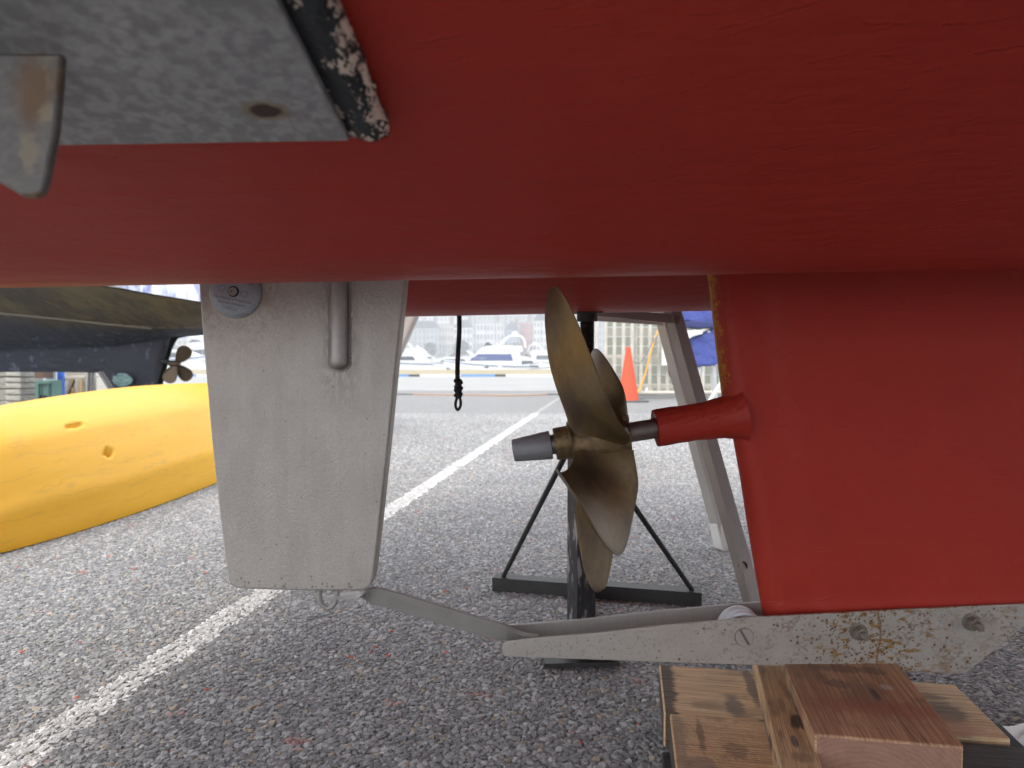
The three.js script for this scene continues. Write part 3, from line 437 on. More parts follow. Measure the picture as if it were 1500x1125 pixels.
  part(stand, 'flange', facePoly(fl, .466, .008, .002), std(null, .55, .3, { map: ft }), 'rusty lower flange of the support');
  const pb = P(-420, 120, .62); part(stand, 'post', bar(V(pb.x, 0, pb.z), V(pb.x, .9, pb.z), .06, .06), M.galv);
}

// ------------------------------------------------------------------ screw jack stand behind the propeller
{
  const D = 1.665, b = P(851, 972, D), top = P(859, 458, D); b.y = 0;
  const st = thing('screw_jack_stand', 'black steel screw jack stand behind the propeller with braced base', 'boat stand', V(b.x, 0, b.z));
  const px = b.x, pz = b.z;
  const postT = ctex(128, 512, (u, v) => { const n = fbm(u, v, 6, 14, 5, 501), m = fbm(u, v, 30, 60, 2, 503); let c = mix3([.018, .019, .024], [.05, .052, .062], n); return mix3(c, [.40, .40, .41], sstep(.56, .70, n * .7 + m * .3) * .75); });
  const post = bevBox(.048, .048, .5, .004); post.rotateX(Math.PI / 2); post.rotateY(.42); post.translate(px, .262, pz);
  part(st, 'post', post, std(null, .5, .2, { map: windowed(postT, -.06, .06, -.3, .8) }));
  part(st, 'post_collar', [boxAt(V(px, .51, pz), .062, .03, .062, .42), rod(V(px, .52, pz), V(px, .56, pz), .026)], M.blackSteel);
  const pf = []; const y0 = .5, y1 = top.y - .012; for (let i = 0; i <= 120; i++) { const t = i / 120; pf.push([t * (y1 - y0), i % 2 ? .0178 : .0148]); }
  part(st, 'screw', latheAlong(V(px + .012, y0, pz), V(0, 1, 0), pf, 20), brushed([.02, .019, .018], [.07, .06, .05], 505, .5, .5));
  const hp = []; part(st, 'head_plate', [boxAt(V(px + .012, top.y + .001, pz + .005), .06, .006, .06, .1), rod(V(px + .012, top.y - .02, pz), V(px + .012, top.y - .002, pz), .024)], M.blackSteel);
  // base plate and stem
  part(st, 'base_plate', [boxAt(V(px - .005, .012, pz), .17, .010, .11, .05), boxAt(V(px + .045, .032, pz + .01), .07, .028, .05, .05)], M.blackSteel);
  const c0 = H(721, 866, 0), c1 = H(1028, 890, 0); const cm = c0.clone().lerp(c1, .45);
  part(st, 'stem', bar(V(px, .05, pz - .03), V(cm.x, .03, cm.z + .02), .045, .045), M.blackSteel);
  const dir = c1.clone().sub(c0).normalize(), bk = V(dir.z, 0, -dir.x); if (bk.z > 0) bk.negate();
  const barT = brushed([.016, .017, .017], [.06, .058, .054], 507, .6, .2);
  part(st, 'crossbar', [bar(c0.clone().setY(.021), c1.clone().setY(.021), .005, .042, .001), bar(c0.clone().setY(.0395).addScaledVector(bk, .0235), c1.clone().setY(.0395).addScaledVector(bk, .0235), .042, .005, .001)], barT);
  const hb = V(px + .01, .60, pz - .02);
  const lb = c0.clone().lerp(c1, .05).addScaledVector(bk, .02).setY(.043), rb = c0.clone().lerp(c1, .955).addScaledVector(bk, .02).setY(.043);
  part(st, 'brace', rod(lb, V(px - .02, .51, pz - .02), .0072), M.blackSteel); part(st, 'brace', rod(rb, V(px + .02, .51, pz - .02), .0072), M.blackSteel);
}

// hanging rope
{
  const D = 1.74, t = P(671, 440, D), pts = []; for (let i = 0; i <= 12; i++) { const y = mixn(440, 572, i / 12); pts.push(P(671.5 + 1.4 * Math.sin(i * .5), y, D)); }
  const rope = thing('rope', 'black braided rope hanging from the hull, spliced into an eye', 'rope', V(t.x, t.y, t.z));
  const rm = std(null, .8, 0, { map: ctex(64, 512, (u, v) => { const k = Math.sin((u * 2 + v * 60) * 6.283) * Math.sin((u * 2 - v * 60) * 6.283); return mix3([.016, .013, .014], [.085, .068, .07], .5 + .5 * k); }), bumpMap: gtex(64, 512, (u, v) => .5 + .5 * Math.sin((u * 2 + v * 60) * 6.283) * Math.sin((u * 2 - v * 60) * 6.283)), bumpScale: .002 });
  part(rope, 'line', tube(pts, .0058, 60, 12), rm);
  const sp = []; for (let i = 0; i < 7; i++) { const p = P(671.5 + .8 * (i % 2 ? 1 : -1), 558 + i * 3.6, D); sp.push(new THREE.TorusGeometry(.0064, .0042, 8, 18).rotateX(Math.PI / 2 - .4).rotateY(i).translate(p.x, p.y, p.z)); } part(rope, 'splice', sp, rm);
  const ep = [[672, 578], [667.8, 588], [667.6, 596], [670.5, 600.5], [674, 596], [674.8, 588], [672, 578]].map(([x, y]) => P(x, y, D)); part(rope, 'eye', tube(ep, .0034, 40, 8), rm);
}

// ------------------------------------------------------------------ aluminium trestle on the right
{
  const t = thing('trestle', 'worn aluminium folding trestle leaning behind the red keel', 'trestle', H(1100, 890, 0));
  const al = brushed([.20, .175, .16], [.30, .27, .25], 551, .5, .35), al2 = brushed([.40, .38, .355], [.52, .50, .47], 553, .5, .35);
  const tip = (x0, y0, x1, y1, d0, d1, k) => P(mixn(x0, x1, k), mixn(y0, y1, k), mixn(d0, d1, k));
  const legA = [P(966, 385, 2.36), P(1103, 893, 2.05)], legB = [P(949, 385, 2.50), P(1059, 800, 2.66)];
  legA[1].y = .005;
  const a = part(t, 'leg', bar(legA[0], legA[1], .048, .03, .003), al);
  part(t, 'leg', bar(legB[0], legB[1], .045, .03, .003), al2, 'paler rear leg of the trestle');
  part(t, 'foot', bar(P(1051, 762, 2.65), P(1064, 812, 2.665), .05, .05, .01), M.white);
  const hc = P(1088, 829, 2.066); part(a, 'bolt_hole', [new THREE.TorusGeometry(.011, .0035, 8, 24).translate(hc.x, hc.y, hc.z), new THREE.CircleGeometry(.010, 20).translate(hc.x, hc.y, hc.z + .001)], M.dark);
  part(t, 'rung', bar(P(868, 456, 2.34), P(996, 468, 2.28), .018, .028, .002), al); const hb = P(991, 466.5, 2.262); part(t, 'pivot_bolt', latheAlong(hb, V(0, 0, 1), [[-.01, .012], [.004, .012], [.004, .006], [0, .006], [0, 0]], 20), M.bolt);
  part(t, 'rung', bar(P(862, 465, 2.6), P(974, 472, 2.52), .018, .022, .002), al2);
}

// ------------------------------------------------------------------ kayak
{
  const C = V(-2.135, 0, -4.15), HL = 1.95;
  const k = thing('kayak', 'scuffed yellow plastic kayak lying upturned on the asphalt', 'kayak', C);
  const holes = [[108, 622, .030, .011], [160, 661, .018, .014]];
  const sf = s => { const a = Math.pow(Math.abs(s), 2.4); return Math.sqrt(Math.max(0, 1 - a)); };
  const base = (u, v) => { // u along -1..1 (toward far), v around 0..1 from near ground edge over the top to the far side
    const s = u * 2 - 1, w = .455 * sf(s) + .004, top = (.555 - .10 * Math.max(0, -s) ** 1.6 - .055 * Math.max(0, s) ** 2) * (1 - .55 * Math.max(0, Math.abs(s) - .72) ** 1.2 / .28), lift = .006 + .10 * Math.max(0, Math.abs(s) - .8) / .2;
    const a = v * Math.PI, cx = Math.cos(a), sy = Math.sin(a), ex = 1.10, X = w * Math.sign(cx) * Math.pow(Math.abs(cx), ex * .9), Y = lift + (top - lift) * Math.pow(sy, ex * 1.15);
    const chine = .007 * Math.exp(-(((v - .30) / .035) ** 2)) - .005 * Math.exp(-(((v - .40) / .05) ** 2)) + .007 * Math.exp(-(((v - .13) / .03) ** 2));
    return [C.x + X + chine * cx + .02 * sy, Y + chine * sy, C.z - s * HL];
  };
  const NU = 260, NV = 130, pos = []; for (let j = 0; j <= NV; j++) for (let i = 0; i <= NU; i++) pos.push(base(i / NU, j / NV));
  for (const [hx, hy, wx, wy] of holes) { let best = 1e9, b = 0; const [ra, rb] = ray(hx, hy); pos.forEach((p, n) => { const d = -p[2], e = Math.hypot(p[0] / d - ra, (p[1] - CAM_H) / d - rb); if (e < best && (n / (NU + 1)) < NV * .55) { best = e; b = n; } }); const c = pos[b].slice();
    pos.forEach(p => { const q = Math.hypot((p[2] - c[2]) / (wx * 1.7), Math.hypot(p[0] - c[0], p[1] - c[1]) / wy); if (q < 1.15) { const m = .045 * sstep(1.1, .8, q); p[0] -= m * .5; p[1] -= m * .85; } }); }
  const g = grid(NU, NV, (u, v) => pos[Math.round(v * NV) * (NU + 1) + Math.round(u * NU)], (u, v) => [u, v]);
  const r = rng(561), sc = []; for (let i = 0; i < 220; i++) sc.push([.1 + .8 * r(), .05 + .5 * r(), .01 + .04 * r(), (r() - .5) * .3, r()]);
  const S = 1024, buf = new Float32Array(S * S); for (const [x, y, l, sl, a] of sc) { for (let q = -200; q <= 200; q++) { const t = q / 200, ix = Math.round((x + t * l) * S), iy = Math.round((y + t * l * sl + .004 * Math.sin(t * 5 + a * 9)) * S); if (ix >= 0 && ix < S && iy >= 0 && iy < S) { buf[iy * S + ix] = Math.max(buf[iy * S + ix], .25 + .4 * a); } } }
  const yt = ctex(S, S, (u, v) => { const n = fbm(u, v, 8, 8, 5, 571), f = fbm(u, v, 60, 60, 3, 573), st = fbm(u, v, 20, 90, 4, 575); let c = mix3([.64, .325, .007], [.70, .38, .012], n); c = mix3(c, [.46, .26, .035], .4 * sstep(.58, .76, st * .6 + f * .4) * sstep(.5, .2, v)); c = mix3(c, [.25, .17, .06], buf[Math.floor(v * S) * S + Math.floor(u * S)] * .7); return c; });
  part(k, 'body', g, new THREE.MeshPhysicalMaterial({ map: yt, roughness: .4, specularIntensity: .8, side: THREE.DoubleSide, bumpMap: gtex(512, 512, (u, v) => fbm(u, v, 14, 10, 4, 577)), bumpScale: .004 }));
}

// ------------------------------------------------------------------ dark boat at the left
{
  const D0 = 6.9, c = P(120, 590, D0); c.y = 0;
  const b = thing('dark_boat', 'navy hulled boat with mottled olive bottom propped behind the yellow kayak', 'boat', c);
  // stations by photograph column, rows from waterline edge inward to the keel: [py, depth]
  const st = [[-260, [[330, 5.5], [390, 5.9], [458, 6.3], [500, 6.55], [516, 6.72], [545, 6.8]]], [0, [[398, 5.55], [430, 5.9], [460, 6.3], [498, 6.58], [512, 6.74], [545, 6.8]]], [80, [[410, 5.6], [440, 5.95], [467, 6.32], [497, 6.6], [510, 6.75], [545, 6.8]]], [150, [[420, 5.65], [448, 6.0], [474, 6.36], [498, 6.62], [509, 6.76], [546, 6.81]]], [166, [[423, 5.67], [450, 6.0], [475, 6.37], [498, 6.63], [508, 6.76], [566, 6.81]]], [180, [[425, 5.68], [452, 6.02], [476, 6.38], [497, 6.64], [506, 6.77], [582, 6.82]]], [225, [[433, 5.72], [460, 6.05], [480, 6.42], [492, 6.67], [500, 6.78], [582, 6.84]]], [250, [[437, 5.74], [464, 6.08], [481, 6.44], [490, 6.68], [492, 6.79], [494, 6.86]]], [300, [[445, 5.8], [468, 6.12], [480, 6.48], [486, 6.7], [487.5, 6.8], [488, 6.88]]], [420, [[462, 5.95], [474, 6.25], [480, 6.55], [482, 6.75], [483, 6.85], [483.5, 6.9]]]];
  const pt = (u, v) => { const f = u * (st.length - 1), i = Math.min(st.length - 2, Math.floor(f)), t = f - i; const row = q => { const a = v * 5, j = Math.min(4, Math.floor(a)), s = a - j, A = st[q][1][j], B = st[q][1][j + 1]; return P(st[q][0], mixn(A[0], B[0], s), mixn(A[1], B[1], s)); }; return row(i).lerp(row(i + 1), t); };
  const NU = st.length * 6 - 6, near = grid(NU, 40, (u, v) => pt(u, v), (u, v, q) => [q.x * .4 + .5, v]), far = grid(NU, 40, (u, v) => { const p = pt(u, v); return [p.x + .0, p.y, -2 * 6.9 - p.z]; }, (u, v, q) => [q.x * .4 + .5, v]);
  const tx = ctex(1024, 512, (u, v) => { const n = fbm(u, v, 8, 5, 5, 601), m = fbm(u, v, 50, 20, 4, 603), ed = .40 + .0 * n; let c = mix3([.006, .009, .020], [.015, .019, .036], n * .6 + m * .4); const ol = mix3([.032, .026, .013], [.105, .083, .032], sstep(.25, .75, n * .5 + m * .5)); c = mix3(c, ol, sstep(ed + .14, ed - .06, v + .16 * (n - .5))); if (Math.abs(v - ed + .006) < .010 + .008 * m) c = mix3(c, [.17, .15, .11], .75 * sstep(.35, .6, m)); if (v > .5 && m > .70) c = mix3(c, [.07, .09, .13], .7); return c; });  // mottled olive on the upper rows, blending into navy below
  part(b, 'hull', [near, far], std(null, .6, 0, { map: tx, bumpMap: gtex(512, 256, (u, v) => fbm(u, v, 40, 30, 4, 605)), bumpScale: .01 }));
  const top = grid(NU, 1, (u, v) => { const p = pt(u, 0); return [p.x, p.y + .012, v ? -13.8 - p.z : p.z]; }); part(b, 'deck', top, std([.05, .045, .03], .8));
  part(b, 'spray_rail', tube([0, 80, 150, 180, 222].map((x, i) => { const q = [[459, 6.27], [466.5, 6.29], [474, 6.33], [477, 6.35], [481, 6.4]][i]; return P(x, q[0], q[1]); }).concat([]).sort((p, q) => p.x - q.x), .012, 40, 6), std([.14, .125, .095], .8));
  const hub = P(258, 533, 6.75), bz = std([.075, .05, .028], .4, .6), pr = new THREE.Group(); pr.name = 'propeller'; pr.position.copy(hub).sub(b.position); b.add(pr);
  const blade = (() => { const s = new THREE.Shape(); s.moveTo(.01, -.012); s.bezierCurveTo(.05, -.06, .10, -.085, .15, -.068); s.bezierCurveTo(.20, -.05, .20, .03, .16, .055); s.bezierCurveTo(.12, .08, .06, .05, .01, .014); s.closePath(); const g = new THREE.ExtrudeGeometry(s, { depth: .008, bevelEnabled: true, bevelSize: .003, bevelThickness: .003, bevelSegments: 2, curveSegments: 16 }); const p = g.attributes.position; for (let i = 0; i < p.count; i++) { const x = p.getX(i), y = p.getY(i); const a = .75 - x * 2.2; p.setXYZ(i, x, y * Math.cos(a), p.getZ(i) + y * Math.sin(a)); } g.computeVertexNormals(); return g; })();
  for (const a of [58, -50, 247]) { const g = blade.clone().rotateZ(a * Math.PI / 180).rotateY(.35); pr.add(mesh('blade', g, bz)); }
  pr.add(mesh('hub', latheAlong(V(-.07, 0, -.02), V(1, .03, .35), [[0, .02], [.02, .03], [.09, .028], [.12, .012], [.122, 0]], 20), bz));
  part(b, 'propeller_shaft', rod(P(236, 528, 6.84), hub, .018), M.dark);
  const tc = P(180, 557, 6.72), tg = jiggle(new THREE.IcosahedronGeometry(.085, 3).scale(1.1, .75, .35), .012, 2, 14).translate(tc.x, tc.y, tc.z); part(b, 'anode', tg, std(null, .8, 0, { map: ctex(128, 128, (u, v) => mix3([.07, .15, .16], [.33, .50, .50], fbm(u, v, 16, 16, 3, 611))) }));
  // leaning prop under it
  solo('support_prop', 'dark metal prop leaning under the navy hull', 'prop', [rod(P(147, 545, 6.6), P(175, 590, 6.5), .022), rod(P(151, 545, 6.56), P(180, 590, 6.46), .010)], brushed([.05, .05, .05], [.3, .3, .3], 613));
}

// ------------------------------------------------------------------ things behind the dark boat (left)
{
  const stone = std(null, .9, 0, { map: ctex(256, 256, (u, v) => mix3([.26, .25, .215], [.42, .41, .36], .5 * fbm(u, v, 6, 6, 5, 621) + .5 * fbm(u, v, 50, 50, 2, 623)), [1.2, 1.2]), bumpMap: gtex(256, 256, (u, v) => fbm(u, v, 30, 30, 4, 625)), bumpScale: .02 });
  const w = thing('block_stack', 'stack of pale rough concrete blocks at the left edge behind the kayak', 'concrete blocks', (() => { const p = P(20, 600, 9); p.y = 0; return p; })());
  const rows = [[536, 551.5], [553, 569], [570.5, 586], [587, 604], [605, 625]]; let i = 0;
  for (const [a, b] of rows) { const g = frontBox(-80, a, 26.5 + (i % 2), b, 9.0, .7); part(w, 'block', jiggle(g, .006, i, 3), stone); i++; }
  const thin = [[536, 543], [544, 551], [552.5, 559.5], [560.5, 568], [569, 577], [578, 586], [587, 596], [597, 608]]; for (const [a, b] of thin) { const g = bevBox(...(() => { const p = P(27.5, a, 9.0), q = P(50 + (i % 3) * .6, b, 9.0); return [q.x - p.x, p.y - q.y, .5]; })(), .012); const p = P(38.8, (a + b) / 2, 9.22); g.translate(p.x, p.y, p.z); part(w, 'block', g, stone); i++; }
  const bx = thing('pump_box', 'teal green box on legs with dark opening beside the concrete blocks', 'box', (() => { const p = P(63, 600, 8.6); p.y = 0; return p; })());
  const tg = std([.105, .215, .19], .6); part(bx, 'body', frontBox(51, 561, 76, 587, 8.6, .2), tg); part(bx, 'lid', frontBox(53, 557.5, 74, 562, 8.57, .22), tg); part(bx, 'rib', frontBox(55.5, 562, 57, 586, 8.57, .02), std([.07, .15, .135], .6)); part(bx, 'rib', frontBox(70, 562, 71.5, 586, 8.57, .02), std([.07, .15, .135], .6)); part(bx, 'opening', new THREE.CapsuleGeometry(.022, .05, 4, 10).rotateZ(Math.PI / 2).scale(1, 1, .3).translate(...P(63, 581.5, 8.595).toArray()), M.dark); part(bx, 'leg', frontBox(52, 586, 56, 618, 8.62, .05), tg); part(bx, 'leg', frontBox(71, 586, 75, 618, 8.62, .05), tg);
  const ga = (n, l, c, box, m, more) => { const p = P(box[0], box[1], box[4]); const [x0, y0, x1, y1, d, t] = box; return solo(n, l, c, frontBox(x0, y0, x1, y1, d, t), m); };
  ga('blue_panel', 'bright blue board standing behind the teal box', 'board', [78, 536, 92.5, 616, 9.2, .05], std([.035, .14, .56], .5));
  ga('notice_board', 'white notice board in front of the bright blue board', 'board', [63, 536, 82, 570, 9.1, .03], std([.62, .65, .70], .5));
  ga('brown_crate', 'small brown crate on top of the teal box end', 'crate', [50, 536, 63, 554, 8.9, .2], std([.13, .085, .06], .8));
  const rk = thing('timber_rack', 'pale rack of leaning wood sticks behind the navy keel', 'rack', (() => { const p = P(110, 600, 9.4); p.y = 0; return p; })());
  const pale = std([.45, .42, .36], .8), oak = std([.42, .27, .13], .8), drk = std([.05, .03, .022], .8);
  part(rk, 'back_board', frontBox(92, 536, 140, 618, 9.75, .04), std([.32, .30, .25], .85)); part(rk, 'shelf', frontBox(92, 551, 126, 554, 9.4, .3), pale); part(rk, 'upright', frontBox(92, 536, 94.5, 618, 9.4, .05), pale); part(rk, 'upright', frontBox(124, 536, 127, 618, 9.4, .05), pale);
  for (const [x0, y0, x1, y1, m] of [[110, 556, 97, 585, drk], [106, 554, 102, 590, oak], [104, 556, 110, 590, oak], [112, 556, 115, 590, pale], [118, 556, 117, 590, oak], [98, 558, 96, 590, pale]]) part(rk, 'stick', bar(P(x0, y0, 9.36), P(x1, y1, 9.3), .035, .02), m);
  for (const [x, l] of [[129, 'left of two slim grey poles standing by the timber rack'], [134.5, 'right of two slim grey poles standing by the timber rack']]) { const t = P(x + 3, 530, 8.3), q = P(x - 3, 600, 8.3); q.y = 0; solo('pole', l, 'pole', rod(t, q, .017), brushed([.2, .2, .2], [.5, .5, .5], 631)); }
  // clapboard shed side
  const sh = thing('white_shed', 'white boarded shed wall behind the leaning prop', 'shed', (() => { const p = P(190, 590, 10.5); p.y = 0; return p; })());
  const wb = std([.55, .54, .50], .7); for (let k = 0; k < 9; k++) { const p = P(136, 600, 10.5), q = P(236, 600, 10.5); part(sh, 'board', boxAt(V((p.x + q.x) / 2, .06 + .115 * k, -10.55 + (k % 2) * .003), q.x - p.x, .106, .03, 0, .06), wb); }
  // streaky sheet above the dark boat
  const tp = thing('tarpaulin', 'streaky white and lavender blue tarpaulin hanging beyond the navy boat', 'tarpaulin', (() => { const p = P(180, 520, 15); p.y = 0; return p; })());
  const ta = P(-60, 330, 15), tb = P(332, 470, 15);
  part(tp, 'sheet', grid(80, 10, (u, v) => [mixn(ta.x, tb.x, u), mixn(3.4, 1.25, v) - .12 * u, -15 - .12 * Math.sin(u * 40) - .06 * Math.sin(u * 97 + v * 3)], (u, v) => [u * 5.5, v * 2.1]), std(null, .7, 0, { map: ctex(512, 256, (u, v) => mix3([.16, .19, .38], [.66, .68, .72], sstep(.3, .62, .6 * fbm(u, v, 70, 5, 3, 641) + .4 * fbm(u, v, 9, 6, 3, 643))), [1 / 5.5, 1 / 2.1]) }));
  for (const x of [-55, 140, 332]) { const p = P(x, 400, 15.2); part(tp, 'pole', rod(V(p.x, 0, p.z), V(p.x, 3.6, p.z), .05), M.galv); }
}

// pale fin to the right of the rudder
{ const d = 3.6; const f = thing('white_fin', 'off-white tapered fin seen past the right edge of the grey rudder', 'fin', (() => { const p = P(590, 520, d); return p; })());
  part(f, 'blade', facePoly([[560, 400], [640, 400], [612, 464], [596, 500], [585, 524], [568, 540], [540, 540]], d, .07, .02, 4), std([.50, .49, .46], .5)); part(f, 'root', frontBox(520, 392, 660, 404, d - .05, .3), std([.50, .49, .46], .5)); }

// ------------------------------------------------------------------ traffic cone, fence, blue cover, pole on the right
{
  const p = H(920, 588.5, 0), d = -p.z, h = P(922, 508, d).y; const c = thing('traffic_cone', 'tall orange traffic cone standing before the pale railings', 'traffic cone', p);
  const om = std([.58, .06, .013], .5); part(c, 'cone', latheAlong(V(p.x, .02, p.z), V(0, 1, 0), [[0, .18], [.02, .176], [h - .10, .048], [h - .05, .044], [h - .045, .036], [h - .02, .034], [h - .018, .02], [h - .018, 0]], 32), om); part(c, 'base', bevBox(.5, .03, .44, .01).translate(p.x + .06, .017, p.z), std([.09, .09, .09], .8));
  const Z = 13.4, fp = P(960, 570, Z); fp.y = 0; const f = thing('railing_fence', 'off-white palisade railings behind the orange cone', 'fence', fp);
  const wm = std(null, .7, 0, { map: ctex(64, 256, (u, v) => mix3([.36, .335, .28], [.54, .52, .46], fbm(u, v, 6, 20, 4, 651)), [2, 1]) }); const xL = P(874, 500, Z).x, xR = P(1190, 500, Z).x; let n = 0;
  const pg = bevBox(.062, 2.0, .04, .01); for (let x = xL; x < xR; x += .165) { const o = mesh('pale', pg, wm); o.position.set(x - fp.x + .01 * Math.sin(n * 3.1), 1.06, -Z - fp.z + .0); f.add(o); n++; }
  for (const y of [.22, .78, 1.5]) part(f, 'rail', bar(V(xL - .2, y, -Z - .06), V(xR, y, -Z - .06), .05, .06), wm); part(f, 'post', bar(V(P(930, 500, Z).x, 0, -Z - .1), V(P(930, 500, Z).x, 2.1, -Z - .1), .11, .11), wm);
  part(f, 'pipe', rod(V(xL + .4, .10, -Z + .12), V(xR, .12, -Z + .14), .035), wm);
  // wall of cladding boards behind the railings
  const wl = thing('cladding_wall', 'pale green-grey boarded wall behind the railings', 'wall', V(fp.x + .6, 0, -15.2)); const cm = std([.23, .24, .20], .8), cm2 = std([.29, .29, .25], .8); const wx0 = P(886, 500, 15.2).x; for (let k = 0; k < 14; k++) part(wl, 'board', boxAt(V(wx0 + 2.6, .1 + .2 * k, -15.2), 5.2, .185, .04, 0, .05), k % 3 ? cm : cm2);
  const eb = thing('electrical_box', 'white electrical box mounted on the railings left of the trestle leg', 'electrical box', P(980, 535, 13.2)); part(eb, 'case', (() => { const a = P(970.5, 487, 13.2), b = P(987, 535.5, 13.2); return bevBox(b.x - a.x, a.y - b.y, .14, .012).translate((a.x + b.x) / 2, (a.y + b.y) / 2, -13.25); })(), std([.66, .67, .68], .45)); part(eb, 'lock', new THREE.CylinderGeometry(.018, .018, .02, 12).rotateX(Math.PI / 2).translate(...P(978, 522, 13.17).toArray()), M.dark); part(eb, 'conduit', tube([[981, 536], [982, 548], [986, 553], [992, 552]].map(([x, y]) => P(x, y, 13.2)), .03, 24, 8), M.dark);
  solo('orange_hose', 'orange hose draped down the railings right of the cone', 'hose', tube([[966, 482], [962, 489], [957, 503], [951, 525], [946, 545], [941, 560], [937, 570]].map(([x, y], i) => P(x, y, 13.25)).concat([P(933, 576, 12.9)]), .017, 60, 8), std([.70, .36, .06], .6));
  solo('grey_cable', 'thin grey cable looping from the railings beside the orange hose', 'cable', tube([[964, 490], [955, 503], [945, 522], [936, 532], [928, 530]].map(([x, y]) => P(x, y, 13.15)), .012, 50, 6), std([.16, .17, .19], .7));
  solo('white_float', 'small white float on the ground at the foot of the railings', 'float', new THREE.SphereGeometry(.075, 16, 12).scale(1, 1.1, 1).translate(...H(950, 573, .08).toArray()), M.white);
  // covered outboard motor
  const od = 8.2, ob = thing('outboard_cover', 'blue fabric cover over an outboard motor between trestle and red keel', 'motor cover', P(1025, 540, od)); const bl = std(null, .75, 0, { map: ctex(256, 256, (u, v) => mix3([.03, .045, .20], [.06, .085, .32], .6 * fbm(u, v, 5, 5, 4, 661) + .4 * fbm(u, v, 30, 30, 2, 663))), bumpMap: gtex(256, 256, (u, v) => fbm(u, v, 6, 8, 4, 665)), bumpScale: .03 });
  part(ob, 'hood', jiggle(facePoly([[996, 430], [1075, 430], [1078, 486], [1062, 489], [1052, 477], [1020, 474], [1003, 470]], od, .3, .03, 4), .006, 4, 3), bl); part(ob, 'skirt', facePoly([[1010, 497], [1030, 489], [1048, 480], [1076, 486], [1074, 520], [1047, 536], [1020, 537], [1016, 520]], od + .03, .26, .03, 4), bl); part(ob, 'band', facePoly([[1002, 471], [1022, 470], [1052, 472], [1054, 479], [1030, 481], [1003, 479]], od - .01, .3, .015, 3), std([.022, .03, .12], .7)); part(ob, 'bracket', facePoly([[1001, 485], [1028, 484], [1030, 489], [1014, 493], [1008, 498], [1002, 497]], od - .03, .1, .012, 2), M.white); part(ob, 'ring', new THREE.TorusGeometry(.011, .004, 8, 16).translate(...P(1038, 486, od - .02).toArray()), M.galv); part(ob, 'stand', [rod(P(1026, 537, od + .1), P(1012, 560, od + .1).setY(0), .03), rod(P(1045, 537, od + .1), P(1050, 560, od + .1).setY(0), .03)], M.galv);
  solo('white_pole', 'white pole leaning diagonally beside the stern tube of the red keel', 'pole', rod(P(1030, 602, 6.5), P(1075, 532, 6.5), .016), M.white);
  solo('ground_cable', 'orange and black cable lying across the asphalt before the quay', 'cable', tube([[420, 579], [590, 577.5], [640, 578.5], [690, 578.8], [740, 579.6], [780, 579], [815, 577.6], [880, 579], [960, 578]].map(([x, y], i) => H(x, y, .010)), .013, 120, 6), std(null, .7, 0, { map: ctex(512, 8, (u) => fbm(u, .5, 9, 1, 3, 671) > .52 ? [.34, .17, .07] : [.05, .045, .04]) }));
}

// ------------------------------------------------------------------ quay kerb
{
  const k = struct('quay_kerb', boxAt(V(0, .205, KERB_Z - .2), 120, .20, .4), std(null, .85, 0, { map: ctex(512, 64, (u, v) => mix3([.36, .31, .215], [.50, .45, .33], fbm(u, v, 40, 4, 4, 681)), [1 / 12, 1]) }));
  const col = { k: std([.05, .05, .05], .8), w: std([.66, .68, .70], .7), b: std([.12, .26, .52], .7) }; let x = 380;
  const run = [['w', 70], ['k', 18], ['b', 60], ['w', 30], ['k', 26], ['w', 19], ['k', 17], ['w', 26], ['b', 24], ['w', 36], ['k', 14], ['w', 21], ['k', 16], ['b', 22], ['w', 20], ['b', 40], ['k', 16], ['w', 60], ['b', 50], ['k', 16], ['w', 70]]; x = 380 - 240;
  for (const [c, w] of run) { const a = P(x, 550, -KERB_Z), b = P(x + w, 550, -KERB_Z); part(k, 'painted_block', boxAt(V((a.x + b.x) / 2, .053, KERB_Z - .19), b.x - a.x - .01, .10, .42), col[c]); x += w; }
  struct('water', sheet(-900, 900, -1100, KERB_Z - .6, -1.7), std([.04, .055, .06], .12, 0, { bumpMap: gtex(256, 256, (u, v) => fbm(u, v, 20, 20, 4, 691), [.1, .1]), bumpScale: .12 }));
}

